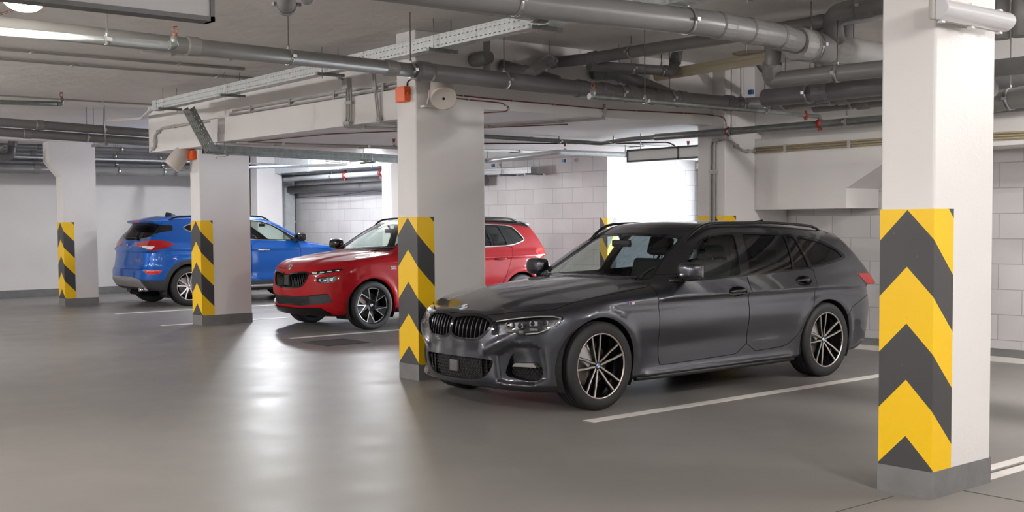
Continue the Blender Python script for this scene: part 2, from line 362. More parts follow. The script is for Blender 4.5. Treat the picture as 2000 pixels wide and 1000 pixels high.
# ------------------------------------------------------------------ pipes and services
def arc(p, a, b, r, n=6):
    """points rounding the corner p between directions towards a and b"""
    p, a, b = Vector(p), Vector(a), Vector(b)
    A = p + (a-p).normalized()*r; B = p + (b-p).normalized()*r
    return [tuple((1-t)**2*A + 2*t*(1-t)*p + t*t*B) for t in [i/n for i in range(n+1)]]
def rounded(pts, r):
    out = [pts[0]]
    for i in range(1, len(pts)-1): out += arc(pts[i], pts[i-1], pts[i+1], r)
    return out + [pts[-1]]
def pipe(name, label, pts, D, mat, cat='pipe', sockets=(), clamps=(), bend=None, group=None, seg=20, ztop=None, extra=None, step=None):
    t = empty(name, pts[0], 0, label, cat, group)
    o0 = Vector(pts[0]); L = [tuple(Vector(p)-o0) for p in pts]
    path = rounded(L, bend) if bend and len(pts) > 2 else L
    mb = MB(); mb.tube(path, D/2, seg); mb.build('pipe_run', mat, t)
    def at(x):   # x = fraction-indexed position: (segment, parameter)
        i, f = x; a, b = Vector(L[i]), Vector(L[i+1]); return a + (b-a)*f, (b-a).normalized()
    for sck in sockets:
        p, d = at(sck[:2]); k = sck[2] if len(sck) > 2 else 1.13
        w = min(D*.55, .075)
        mb = MB(); mb.tube([p-d*w, p-d*w*.82, p-d*w*.8, p+d*w*.55, p+d*w*.6, p+d*w], [D/2*1.02, D/2*k*1.02, D/2*k*1.03, D/2*k, D/2*k*.98, D/2*1.01], seg); mb.build('socket', mat, t, auto=12)
    for cl in clamps:
        p, d = at(cl[:2]); zt = (cl[2] if len(cl) > 2 else ZC) - (o0.z)
        c = MB(); c.tube([p-d*.014, p+d*.014], D/2+.006, seg); 
        side = d.cross(Vector((0, 0, 1)))
        for s in (-1, 1):
            q = p + side*s*(D/2+.015); c.box(tuple(q-Vector((.016, .016, .012))), tuple(q+Vector((.016, .016, .012))))
        o = c.build('pipe_clamp', MT['clampm'] if not (len(cl) > 3) else MT['black'], t)
        if zt > p.z + D/2 + .02:
            MB().tube([tuple(p+Vector((0, 0, D/2))), (p.x, p.y, p.z+D/2+.03), (p.x, p.y, p.z+D/2+.031), (p.x, p.y, zt)], [.010, .010, .005, .005], 8).build('hanger_rod', MT['clampm'], o)
    if extra: extra(t, at)
    return t
def head_up(t, p, mat='galv_pipe'):
    m = MB(); m.tube(rounded([tuple(p), tuple(Vector(p)+Vector((.045, 0, 0))), tuple(Vector(p)+Vector((.045, 0, .06)))], .03), .026, 14); m.build('elbow', MT[mat], t)
    q = Vector(p)+Vector((.045, 0, .06))
    m = MB(); m.tube([tuple(q), tuple(q+Vector((0, 0, .02)))], .015, 10)
    for s in (-1, 1): m.tube([tuple(q+Vector((s*.012, 0, .02))), tuple(q+Vector((s*.016, 0, .04))), tuple(q+Vector((0, 0, .06)))], .0035, 6)
    m.tube([tuple(q+Vector((0, 0, .06))), tuple(q+Vector((0, 0, .064)))], .018, 10)
    m.build('sprinkler_head', MT['rust'], t)

# big drain running across the view into the depth
pipe('drain_pipe', 'grey plastic drain pipe crossing in front of the column tops, thin upper run with clamps', [(-2.6, 7.25, 2.71), (2.08, 7.70, 2.68), (5.59, 7.98, 2.68)], .115, MT['pvc'], sockets=[(1, .43, 1.16), (1, .93, 1.1)], clamps=[(0, .6), (1, .655), (1, .99)])
pipe('drain_pipe', 'thicker grey drain pipe in front of the speaker, running back above the grey estate car', [(5.59, 7.98, 2.68), (7.46, 8.13, 2.68), (8.88, 8.23, 2.68), (10.10, 8.20, 2.68), (10.28, 7.9, 2.68)], .15, MT['pvc_dark'], sockets=[(0, .06, 1.12), (1, .12, 1.12), (1, .35), (1, .62), (1, .9), (2, .2), (2, .8)], clamps=[(0, .55), (1, .5), (2, .05), (2, .95)])
pipe('drain_pipe', 'dark grey drain pipe running along the right wall above the bulkhead', [(10.28, 8.15, 2.68), (10.28, 5.2, 2.68), (10.28, -2, 2.68)], .16, MT['pvc_dark'], sockets=[(0, .1), (0, .3)], clamps=[(0, .12), (0, .62)])
# branch wyes where drains fall from the ceiling onto the main
def wye(label, p0, p1, D, bend=None):
    return pipe('drain_branch', label, [p0, p1] if bend is None else [p0, bend, p1], D, MT['pvc_dark'], bend=.12 if bend else None, sockets=[(0, .5)])
wye('short dark pipe leaving the beam face into the main drain beside the elbowed branch', (7.05, 8.64, 2.90), (7.35, 8.16, 2.72), .13)
wye('dark collar of pipe set into the beam face left of the elbowed branch', (6.72, 8.64, 2.93), (6.72, 8.40, 2.93), .12)
wye('stubby dark branch pipe slanting from the ceiling into the main drain above the sprinkler elbow', (8.25, 8.64, 2.93), (9.0, 8.24, 2.70), .14, (8.32, 8.42, 2.92))
wye('small dark bent waste pipe under a stained patch of ceiling', (9.75, 7.75, ZC), (10.2, 7.65, 2.85), .08, (9.78, 7.75, 3.0))
o = MB().lathe([(0, 0), (.22, 0), (.24, .002)], 24, Matrix.Translation((9.72, 7.75, ZC-.003))).build('ceiling_stain', noisy('brown_water_stain', (.30, .20, .11), (.55, .50, .45), 9, (.6, .7), coords='World')); o['kind'] = 'structure'; o.name = 'ceiling_stain'
# light grey pipe parallel to the cable tray with an elbow
pipe('drain_pipe', 'light grey pipe with an elbow end, hung below the bright cable tray', [(7.92, 4.7, 3.0), (7.92, 6.73, 3.0), (7.87, 8.36, 3.0), (7.77, 8.70, 3.0), (7.50, 8.44, 2.97), (6.95, 8.10, 2.76)], .112, MT['pvc_mid'], bend=.09, sockets=[(1, .93, 1.14), (3, .3, 1.12), (4, .35, 1.12)], clamps=[(1, .62), (4, .05)])
pipe('drain_pipe', 'dark slim pipe with an upturned elbow beside the cream lamp', [(7.85, 8.27, 2.93), (8.84, 8.09, 2.93), (8.90, 8.07, 3.15)], .10, MT['pvc_dark'], bend=.07, sockets=[(0, .93, 1.12), (1, .6, 1.2)], clamps=[(0, .5), (0, .86)])
# top pair of big pipes
pipe('drain_pipe', 'large grey drain at the top of the view with wide sockets', [(-1.0, 6.25, 2.86), (4.21, 5.93, 2.85), (6.48, 5.62, 2.84), (7.25, 5.62, 2.83), (7.7, 5.66, 2.81)], .185, MT['pvc_mid'], sockets=[(2, .25, 1.06), (2, .70, 1.06), (3, .3, 1.08)], clamps=[(1, .93), (1, .3)])
pipe('drain_pipe', 'widest pale grey drain, last run of the top pipe before the nearest column', [(7.62, 5.66, 2.80), (8.1, 5.66, 2.79), (9.7, 5.63, 2.77)], .245, MT['pvc'], sockets=[(0, .1, 1.05), (0, .95, 1.06)], clamps=[(0, .35)])
pipe('drain_pipe', 'dark grey drain lying behind the large top drain', [(-1.0, 6.62, 2.93), (4.36, 6.35, 2.93), (5.74, 6.33, 2.93)], .16, MT['pvc_dark'], sockets=[(1, .85)], clamps=[(1, .8)])
pipe('drain_pipe', 'second dark grey drain squeezed against the ceiling at the top of the view', [(-1.0, 6.35, 3.05), (4.6, 6.13, 3.05), (5.9, 6.08, 3.055)], .13, MT['pvc_dark'], clamps=[(1, .5), (1, .25)])
pipe('drain_pipe', 'dark elbowed pipe that leaves the widest drain upwards', [(8.02, 5.60, 2.86), (7.86, 5.52, 3.03), (7.80, 5.2, 3.04), (7.78, 4.4, 3.04)], .16, MT['pvc_dark'], bend=.12, sockets=[(2, .05, 1.1)], clamps=[(2, .03)])
pipe('drain_pipe', 'grey pipe that drops from the top drain and turns along the right side', [(7.58, 5.86, 2.85), (7.70, 5.98, 2.555), (7.86, 5.08, 2.565), (7.86, 4.45, 2.57)], .13, MT['pvc_mid'], bend=.035, sockets=[(0, .75, 1.16)], clamps=[(1, .62)])
for k, (x, y, d) in enumerate(((8.42, 5.98, .15), (8.95, 6.13, .11))):
    pipe('drain_pipe', ('short dark vertical pipe hanging behind the widest drain', 'thinner dark vertical pipe beside the widest drain')[k], [(x, y, ZC), (x, y, 2.50)], d, MT['pvc_dark'], sockets=[(0, .6, 1.12)])
for k, (x, z, d, m) in enumerate(((8.35, 2.50, .16, 'pvc_dark'), (8.55, 2.46, .11, 'pvc'), (8.75, 2.44, .13, 'pvc_dark'))):
    pipe('drain_pipe', ('uppermost of the three bundled dark pipes under the turning grey pipe', 'middle pale pipe of the bundle under the turning grey pipe', 'lowest dark pipe of the bundle under the turning grey pipe')[k], [(x, 6.55-.12*k, z), (x, 5.2, z), (x, 4.65, z)], d, MT[m], sockets=[(0, .45)], clamps=[(0, .35)])
# vertical pipes seen right of the near column and dark boxes below them
for k, y in enumerate((4.50, 4.335, 4.17)):
    pipe('vertical_pipe', ('grey vertical pipe just at the right edge of the nearest column', 'grey vertical pipe in the middle of the row right of the nearest column', 'grey vertical pipe at the right border of the view')[k], [(8.55, y, ZC), (8.55, y, 2.78)], .145, MT['pvc'], group='vertical pipes right of the nearest column')
pipe('drain_pipe', 'large pale pipe elbow low behind the row of vertical pipes', [(9.1, 5.2, 2.45), (9.1, 4.9, 2.36), (9.1, 4.5, 2.40), (9.1, 2.5, 2.44)], .17, MT['pvc'], clamps=[(1, .5)])
t = empty('cable_trunking', (8.6, 2.5, 2.55), 0, 'dark flat trunking under the row of vertical pipes', 'trunking')
MB().box((0, 0, 0), (.35, 4.0, .09)).build('trunking_body', MT['pvc_dark'], t)

# the long sprinkler pipe lit by the lamp, and its shorter twin
def ex(p): return lambda t, at: head_up(t, Vector(p)-Vector(t.location))
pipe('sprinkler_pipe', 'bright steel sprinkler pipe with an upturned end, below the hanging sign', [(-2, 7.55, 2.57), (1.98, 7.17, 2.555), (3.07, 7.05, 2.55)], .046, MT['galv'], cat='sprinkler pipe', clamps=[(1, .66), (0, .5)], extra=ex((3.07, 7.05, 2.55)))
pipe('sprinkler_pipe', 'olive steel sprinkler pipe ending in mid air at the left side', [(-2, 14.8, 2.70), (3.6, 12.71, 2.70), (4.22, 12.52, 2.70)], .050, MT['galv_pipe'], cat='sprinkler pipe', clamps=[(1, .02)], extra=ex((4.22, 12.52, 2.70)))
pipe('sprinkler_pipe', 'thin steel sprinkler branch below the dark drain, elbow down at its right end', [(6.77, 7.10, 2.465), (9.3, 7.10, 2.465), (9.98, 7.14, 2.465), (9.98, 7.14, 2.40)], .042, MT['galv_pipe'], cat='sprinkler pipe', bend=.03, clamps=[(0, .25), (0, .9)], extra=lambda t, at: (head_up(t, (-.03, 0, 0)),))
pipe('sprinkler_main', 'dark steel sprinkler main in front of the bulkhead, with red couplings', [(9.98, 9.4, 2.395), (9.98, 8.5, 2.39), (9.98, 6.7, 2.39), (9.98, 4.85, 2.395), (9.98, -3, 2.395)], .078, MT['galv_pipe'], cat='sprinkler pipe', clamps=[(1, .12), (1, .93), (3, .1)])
def coupling(label, p, d, r, big=1.0):
    t = empty('pipe_coupling', p, 0, label, 'coupling'); d = Vector(d).normalized()
    MB().tube([-d*.035*big, -d*.03*big, d*.03*big, d*.035*big], [r, r*1.25, r*1.25, r], 16).build('ring', MT['redpaint'], t)
    MB().box((-.02*big, -.02*big, -r*1.25-.03*big), (.02*big, .02*big, -r*1.1)).box((-.016*big, -.016*big, r*1.1), (.016*big, .016*big, r*1.25+.035*big)).build('bolt_pad', MT['redpaint'], t)
coupling('red coupling tee where the thin sprinkler branch meets the main', (9.98, 7.14, 2.395), (0, 1, 0), .037, .75)
coupling('red coupling on the sprinkler main near the column with conduits', (9.98, 8.33, 2.39), (0, 1, 0), .034, .45)
coupling('small red coupling on the thin branch before its elbow', (9.72, 7.12, 2.46), (1, 0, 0), .021, .6)
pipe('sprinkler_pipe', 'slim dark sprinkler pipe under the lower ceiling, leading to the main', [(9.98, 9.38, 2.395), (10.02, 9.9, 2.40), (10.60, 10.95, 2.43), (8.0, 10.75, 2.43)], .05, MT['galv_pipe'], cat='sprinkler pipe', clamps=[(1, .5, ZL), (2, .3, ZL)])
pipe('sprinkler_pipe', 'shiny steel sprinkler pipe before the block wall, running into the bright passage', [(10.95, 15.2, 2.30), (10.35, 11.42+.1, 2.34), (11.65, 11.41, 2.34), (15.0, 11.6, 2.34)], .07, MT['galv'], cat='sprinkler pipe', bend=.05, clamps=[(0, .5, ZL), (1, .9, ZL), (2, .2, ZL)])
def drop_head(label, x, y, z, up=False):
    t = empty('ceiling_sprinkler', (x, y, z), 0, label, 'sprinkler')
    s = 1
    MB().tube([(0, 0, 0), (0, 0, -.045)], [.022, .014], 10).build('body', MT['rust'], t)
    m = MB(); m.tube([(-.012, 0, -.045), (-.015, 0, -.06), (0, 0, -.08)], .003, 6); m.tube([(.012, 0, -.045), (.015, 0, -.06), (0, 0, -.08)], .003, 6); m.tube([(0, 0, -.08), (0, 0, -.084)], .022, 12); m.build('deflector', MT['rust'], t)
drop_head('rusty sprinkler head under the slim dark sprinkler pipe', 9.9, 10.87, 2.41)
drop_head('rusty sprinkler head beside the shiny pipe over the passage', 11.1, 9.9, 2.42)
drop_head('sprinkler head under the lower ceiling behind the lower cable tray', 8.3, 12.3, 2.48)

# left side: pair of big grey pipes and the far bundle
pipe('drain_pipe', 'upper of the two grey pipes that run behind the beam end at the left', [(-3, 16.9, 2.95), (4.65, 17.10, 2.875), (9.5, 17.25, 2.75)], .125, MT['pvc_dark'], sockets=[(1, .18)], clamps=[(1, .0), (1, .37), (0, .9)])
pipe('drain_pipe', 'lower of the two grey pipes that run behind the beam end at the left', [(-3, 17.05, 2.82), (4.8, 17.17, 2.74), (9.5, 17.25, 2.62)], .125, MT['pvc_dark'], sockets=[(1, .12)], clamps=[(1, .30), (0, .9)])
t = empty('strut_rail', (6.35, 16.8, 2.60), 0, 'short steel rail with rods under the pair of left grey pipes', 'bracket')
MB().box((-.02, 0, -.02), (.02, .55, .02)).build('channel', MT['galv_pipe'], t)
for q in (.05, .5): MB().tube([(0, q, 0), (0, q, ZC-2.60)], .005, 8).build('hanger_rod', MT['clampm'], t)
far = ((22.9, 2.92, .09, 'pvc_dark', 'topmost dark pipe along the far left wall'), (23.3, 2.80, .12, 'pvc_dark', 'second dark pipe from the top along the far left wall'),
       (22.6, 2.70, .035, 'galv', 'thin bright sprinkler pipe along the far left wall'), (23.2, 2.64, .12, 'pvc_dark', 'dark pipe just under the thin bright one on the far left'),
       (23.1, 2.50, .17, 'pvc', 'lowest and thickest grey pipe along the far left wall'))
for y, z, d, m, lb in far:
    pipe('drain_pipe' if d > .05 else 'sprinkler_pipe', lb, [(-5, y, z), (5, y, z), (12.9, y+.02, z)], d, MT[m], sockets=[(0, .7), (0, .95), (1, .3), (1, .75)] if d > .05 else (), clamps=[(0, .85), (1, .12), (1, .5), (1, .62)] if d > .05 else ())
pipe('drain_pipe', 'dark pipe elbow rising by the head of the flared far column', [(5.0, 21.9, 2.62), (6.55, 21.9, 2.66), (6.60, 21.9, ZC)], .14, MT['pvc_dark'], bend=.1, sockets=[(0, .5), (1, .5)], clamps=[(0, .8)])
pipe('drain_pipe', 'dark sagging pipe at the left border below the pair of grey pipes', [(1.5, 21.6, 2.78), (6.3, 21.6, 2.80)], .13, MT['pvc_dark'], sockets=[(0, .5), (0, .8)])
t = empty('valve', (5.83, 20.9, 2.60), 0, 'brass valve with a red wheel and white tag among the far left pipes', 'valve')
MB().lathe([(.0, 0), (.07, .0), (.075, .012), (.07, .024), (0, .024)], 20, Matrix.Rotation(R_(90), 4, 'X') @ Matrix.Translation((0, .10, 0))).build('hand_wheel', MT['redpaint'], t)
MB().tube([(0, 0, .10), (.03, 0, .02), (.10, 0, -.02), (.22, 0, -.06)], .03, 10).build('valve_body', plain('brass', (.35, .17, .04), .4, .6), t)
MB().box((-.01, -.02, -.18), (.11, -.01, -.02)).build('tag_plate', MT['white'], t)

# pipe over the sign: pointing at the camera
pipe('drain_pipe', 'short pale clamped pipe at the top of the view, right of the sign', [(3.35, 5.6, 2.98), (3.8, 6.85, 2.97), (4.10, 7.40, 2.95)], .13, MT['pvc'], sockets=[(0, .8)], clamps=[(0, .93), (1, .86)])
pipe('drain_pipe', 'smaller pale pipe lying behind the short clamped pipe right of the sign', [(3.62, 5.6, 3.07), (4.05, 6.9, 3.07), (4.35, 7.55, 3.06)], .09, MT['pvc'], clamps=[(1, .2)])

# ------------------------------------------------------------------ cable trays
def tray(name, label, pts, w, h, mat, slots=True, cat='cable tray', side=Vector((0, 0, 0)), hang=(), cap=False, group=None, ztop=ZC):
    """perforated U-tray along a horizontal or sloped polyline; slots are cut through the side flanges"""
    t = empty(name, pts[0], 0, label, cat, group); o0 = Vector(pts[0])
    L = [Vector(p)-o0 for p in pts]
    V, F = [], []
    def quad(a, b, c, d): n = len(V); V.extend([a, b, c, d]); F.append((n, n+1, n+2, n+3))
    for i in range(len(L)-1):
        a, b = L[i], L[i+1]; d = (b-a).normalized(); sd = d.cross(Vector((0, 0, 1)))
        sd = sd.normalized() if sd.length > 1e-4 else Vector((1, 0, 0)); up = sd.cross(d).normalized(); ln = (b-a).length
        for s in (-1, 1):
            base = a + sd*s*w/2
            if not slots: quad(base, base+d*ln, base+d*ln+up*h, base+up*h); continue
            # rows: solid, slots, solid, slots, solid
            rows = [(0, .15, 0), (.15, .22, 1), (.22, .60, 0), (.60, .67, 1), (.67, .85, 0), (.85, .88, 2), (.88, 1, 0)]
            for r0, r1, k in rows:
                lo = base+up*h*r0; hi = base+up*h*r1
                if k == 0: quad(lo, lo+d*ln, hi+d*ln, hi); continue
                pit = .062; sl = .024 if k == 1 else .012
                n = int(ln/pit); x = 0.0
                for q in range(n):
                    x1 = q*pit + pit-sl; quad(lo+d*x, lo+d*x1, hi+d*x1, hi+d*x); x = (q+1)*pit
                quad(lo+d*x, lo+d*ln, hi+d*ln, hi+d*x)
            quad(base+up*h, base+up*h+d*ln, base+up*h+d*ln-sd*s*.012, base+up*h-sd*s*.012)
        # floor with two rows of slots
        cols = [(-.5, -.32, 0), (-.32, -.26, 1), (-.26, -.04, 0), (-.04, .04, 1), (.04, .26, 0), (.26, .32, 1), (.32, .5, 0)] if slots else [(-.5, .5, 0)]
        for c0, c1, k in cols:
            A = a+sd*w*c0; B = a+sd*w*c1
            if not k: quad(A, B, B+d*ln, A+d*ln); continue
            n = int(ln/.09); x = 0
            for q in range(n):
                x1 = q*.09+.045; quad(A+d*x, B+d*x, B+d*x1, A+d*x1); x = (q+1)*.09
            quad(A+d*x, B+d*x, B+d*ln, A+d*ln)
    o = mk('tray_body', V, F, mat, t)
    md = o.modifiers.new('s', 'SOLIDIFY'); md.thickness = .002
    if cap:
        a, b = L[0], L[1]; d = (b-a).normalized(); sd = d.cross(Vector((0, 0, 1)))
        m = MB(); m.prism([(0, 0)]*0 or [(-w/2-.004, -.004), (w/2+.004, -.004), (w/2+.004, h+.004), (-w/2-.004, h+.004)], 1, 0, 1) if False else None
        c = [a-d*.06+sd*w*.52, a-d*.06-sd*w*.52, a+d*.10-sd*w*.52, a+d*.10+sd*w*.52]
        VV = [tuple(p+Vector((0, 0, z))) for z in (-.006, h+.006) for p in c]
        mk('end_cap', VV, [(0, 1, 2, 3), (7, 6, 5, 4), (0, 4, 5, 1), (1, 5, 6, 2), (2, 6, 7, 3), (3, 7, 4, 0)], plain('zinc_cap', (.50, .55, .60), .5, .3), t)
    for (i, f) in hang:
        a, b = L[i], L[i+1]; p = a+(b-a)*f; d = (b-a).normalized(); sd = d.cross(Vector((0, 0, 1))).normalized()
        M = Matrix((sd, d, Vector((0, 0, 1)))).transposed().to_4x4(); M.translation = p
        ch = MB().box((-w/2-.09, -.02, -.032), (w/2+.09, .02, -.004), M).build('support_channel', MT['galv_pipe'], t)
        for s in (-1, 1):
            q = p+sd*s*(w/2+.03); MB().tube([tuple(q-Vector((0, 0, .06))), (q.x, q.y, ztop-o0.z)], .004, 8).build('hanger_rod', MT['clampm'], ch)
    return t
tray('cable_tray', 'long perforated steel cable tray under the ceiling, left of the large drains', [(6.21, 14.62, 2.905), (5.90, 6.45, 2.905)], .12, .115, MT['galv'], hang=[(0, .05), (0, .28), (0, .56), (0, .80), (0, .97)], cap=True)
tray('cable_tray', 'bent perforated tray section peeking out below the large drains', [(5.95, 6.25, 2.945), (6.22, 6.05, 2.945), (6.15, 2.9, 2.945)], .16, .085, MT['galv'], hang=[(1, .3), (1, .62)])
tray('cable_tray', 'sloping perforated tray that drops from the long tray to the lower ceiling', [(6.32, 14.02, 2.87), (6.62, 14.05, 2.36)], .17, .08, MT['galv_pipe'])
tray('cable_tray', 'lower perforated tray running under the lower ceiling behind the striped column', [(6.60, 14.10, 2.335), (9.4, 14.20, 2.30), (10.3, 14.23, 2.29)], .16, .11, MT['galv_pipe'], hang=[(0, .08), (0, .9), (1, .45)], ztop=ZL)
tray('cable_tray', 'short shiny tray before the block wall above the red car', [(12.85, 16.5, 2.26), (12.85, 14.85, 2.24)], .20, .10, MT['galv'], hang=[(0, .55), (0, .97)], ztop=ZL)

# ventilation duct with grille in the far bay
t = empty('ventilation_duct', (12.7, 23.45, 0), 0, 'galvanised ventilation duct turning from the wall corner along the far bay', 'duct')
MB().box((-.33, -.20, .6), (.30, .30, 2.50)).build('duct_riser', MT['galv'], t)
MB().box((-.48, -8.6, 2.50), (.30, .45, 2.86)).build('duct_run', MT['galv'], t)
for z in (.9, 1.45, 2.0, 2.45): MB().box((-.345, -.215, z), (.31, .31, z+.03)).build('duct_flange', MT['galv'], t)
for k in range(7): MB().box((-.495, -1.2*k-1, 2.485), (.31, -1.2*k-.97, 2.875)).build('duct_flange', MT['galv'], t)
g = MB().box((-.50, -3.55, 2.56), (-.48, -2.85, 2.80)).build('grille_frame', MT['white'], t)
m = MB()
for k in range(6): m.box((-.508, -3.48, 2.59+k*.033), (-.498, -2.92, 2.605+k*.033))
m.build('grille_louvres', MT['joint'], g)
pipe('sprinkler_main', 'grey steel sprinkler main with red couplings along the back wall of the far bay', [(12.45, 23.2, 2.38), (12.45, 17.0, 2.38)], .10, MT['galv'], cat='sprinkler pipe', clamps=[(0, .4, 2.5), (0, .8, 2.5)])
coupling('red coupling on the far sprinkler main, nearer the duct', (12.45, 20.2, 2.38), (0, 1, 0), .052, 1.2)
coupling('red coupling on the far sprinkler main, nearer the plain column', (12.45, 18.9, 2.38), (0, 1, 0), .052, 1.3)
pipe('sprinkler_pipe', 'thin pale pipe across the far bay behind the lower tray', [(10.0, 24.0, 2.56), (11.0, 17.8, 2.46)], .05, MT['galv'], cat='sprinkler pipe')
t = empty('pipe_lagging', (12.86, 23.2, 2.17), 0, 'dark lagged pipe under the far sprinkler main with a sagging cable', 'pipe')
MB().tube([(0, 0, 0), (0, -7, 0)], .085, 16).build('pipe_run', MT['pvc_dark'], t)
MB().tube([(-.05, -.3, -.18), (-.05, -2, -.17), (-.05, -3.4, -.10), (-.05, -3.9, -.14), (-.05, -6.9, -.06)], .006, 8).build('loose_cable', MT['black'], t)

# ------------------------------------------------------------------ cables and conduits
def cablerun(name, label, pts, r, mat, cat='cable', bend=.03, clips=0, n=1, gap=(0, 0, .02), group=None):
    t = empty(name, pts[0], 0, label, cat, group); o0 = Vector(pts[0])
    for k in range(n):
        q = [tuple(Vector(p)-o0+Vector(gap)*k) for p in pts]
        m = MB(); m.tube(rounded(q, bend) if len(q) > 2 else q, r, 8); m.build(('conduit' if cat == 'conduit' else 'strand'), mat, t)
    if clips:
        for i in range(len(pts)-1):
            a, b = Vector(pts[i])-o0, Vector(pts[i+1])-o0; ln = (b-a).length; c = max(1, int(ln/clips))
            for k in range(c):
                p = a+(b-a)*((k+.5)/c) + Vector(gap)*(n-1)/2; e = r*1.5; g = Vector(gap)*(n-1)/2
                MB().box(tuple(p-Vector((e, e, e))-Vector([abs(v) for v in g])), tuple(p+Vector((e, e, e))+Vector([abs(v) for v in g]))).build('clip', MT['conduit'], t)
    return t
cablerun('red_cable', 'red-brown cable clipped along the beam from the striped column to the wall column', [(6.25, 8.625, 2.60), (6.92, 8.625, 2.585), (8.5, 8.625, 2.57), (9.95, 8.625, 2.60), (10.08, 8.44, 2.56), (10.08, 8.44, 2.40)], .006, MT['cable'], bend=.08, clips=.5)
cablerun('red_cable', 'short red-brown cable looping back under the lower ceiling beside the striped column', [(6.25, 8.63, 2.57), (7.05, 8.63, 2.555), (7.15, 8.63, 2.52), (7.12, 8.63, 2.478), (6.9, 9.2, 2.475)], .006, MT['cable'], bend=.04, clips=.5)
cablerun('red_cable', 'red-brown cable crossing under the lower ceiling behind the striped column', [(7.0, 14.2, 2.478), (7.2, 12.0, 2.478), (8.6, 9.4, 2.478)], .006, MT['cable'])
cablerun('ceiling_conduit', 'pair of slim conduits along the high ceiling left of the tray', [(-3, 11.95, 3.135), (6.05, 11.88, 3.135)], .012, MT['conduit'], cat='conduit', clips=1.5, n=2, gap=(0, .04, 0))
cablerun('ceiling_conduit', 'second pair of slim conduits along the high ceiling, farther than the first', [(-3, 12.62, 3.135), (6.9, 12.58, 3.135)], .012, MT['conduit'], cat='conduit', clips=1.5, n=2, gap=(0, .05, 0))
cablerun('ceiling_conduit', 'thin conduit along the high ceiling just before the pair of left grey pipes', [(-3, 16.0, 3.135), (6.9, 16.2, 3.135)], .012, MT['conduit'], cat='conduit', clips=1.5)
cablerun('ceiling_conduit', 'red-brown wires crossing the high ceiling under the lamp', [(2.9, 7.2, 3.14), (2.62, 9.6, 3.14), (2.4, 12.6, 3.14)], .007, MT['cable'], n=2, gap=(.35, 0, 0), clips=1.2)
cablerun('wall_conduit', 'three grey conduits bending down the white beam from a small grey box', [(6.76, 10.92, 2.90), (6.76, 10.92, 2.55), (6.74, 10.98, 2.468), (7.4, 10.6, 2.455)], .011, MT['conduit'], cat='conduit', n=3, gap=(.0, -.045, 0), bend=.05, clips=.3)
cablerun('wall_conduit', 'pair of grey conduits bending from the ceiling down the beam before the striped column', [(4.9, 10.55, 3.12), (6.72, 10.36, 3.10), (6.76, 10.32, 2.55), (6.76, 10.30, 2.468), (7.3, 10.0, 2.455)], .012, MT['conduit'], cat='conduit', n=2, gap=(0, -.03, 0), bend=.08, clips=.6)
cablerun('wall_conduit', 'grey conduit bending from the ceiling to the small grey box on the beam', [(4.6, 11.2, 3.12), (6.4, 11.02, 3.12), (6.74, 10.92, 2.97)], .012, MT['conduit'], cat='conduit', bend=.1, clips=.6)
t = empty('junction_box', (6.745, 10.89, 2.93), 0, 'small grey junction box on the beam above the three conduits', 'junction box'); MB().box((-.03, -.06, -.06), (.03, .06, .06), bevel=.006).build('box_body', MT['conduit'], t)
cablerun('wall_conduit', 'conduits running along the top of the white beam behind the striped column', [(6.90, 13.9, 2.83), (6.90, 8.9, 2.83)], .013, MT['conduit'], cat='conduit', n=2, gap=(0, 0, .05), clips=.9)
cablerun('wall_conduit', 'conduits bending round the left end of the white beam', [(6.92, 14.4, 2.80), (6.92, 16.2, 2.80), (6.92, 16.45, 2.72), (6.92, 16.45, 2.55), (6.95, 16.66, 2.50)], .012, MT['conduit'], cat='conduit', n=2, gap=(0, -.03, 0.012), bend=.05, clips=.7)
cablerun('white_cable', 'two pale cables drooping from the end cap of the long tray', [(6.2, 14.7, 2.95), (6.5, 15.5, 2.99), (7.0, 17.0, 3.02), (7.1, 18.8, 3.12)], .014, MT['line'], n=2, gap=(-.06, 0, -.02), bend=.3)
cablerun('wall_conduit', 'three beige conduits running along the bulkhead on the right wall', [(10.585, 8.43, 2.185), (10.585, 6.8, 2.195), (10.585, 5.3, 2.17), (10.585, -3, 2.15)], .011, MT['conduit_y'], cat='conduit', n=3, gap=(0, 0, .026), clips=.8)
cablerun('wall_conduit', 'grey conduits bending round the narrow face of the wall column to the floor', [(10.57, 8.43, 2.20), (10.35, 8.43, 2.20), (10.15, 8.43, 2.30), (10.07, 8.50, 2.34), (10.07, 8.60, 2.30), (10.07, 8.60, .3)], .014, MT['conduit'], cat='conduit', n=2, gap=(0, .045, -.0), bend=.06, clips=.6)
cablerun('wall_conduit', 'pale bent conduit crossing the beam below the dark drain', [(8.40, 8.62, 2.62), (8.40, 8.62, 2.50), (8.38, 8.66, 2.472), (7.9, 10.5, 2.47), (7.7, 11.2, 2.47)], .013, MT['conduit'], cat='conduit', bend=.03, clips=.9)
cablerun('wall_conduit', 'long thin conduits under the lower ceiling behind the slim sprinkler pipe', [(8.0, 11.0, 2.47), (11.2, 11.3, 2.47), (13.5, 11.4, 2.47)], .012, MT['conduit'], cat='conduit', n=3, gap=(0, .12, 0), clips=1.0)
cablerun('wall_conduit', 'dark thin cable dipping to the left end of the far sign', [(9.2, 12.6, 2.47), (11.2, 11.2, 2.47), (11.6, 10.7, 2.47), (11.62, 10.6, 2.42)], .009, MT['black'], bend=.05)
cablerun('wall_conduit', 'thin conduits under the lower ceiling just above the lower tray', [(6.9, 14.0, 2.47), (13.0, 13.2, 2.47)], .014, MT['conduit'], cat='conduit', n=2, gap=(0, -.2, 0), clips=1.2)
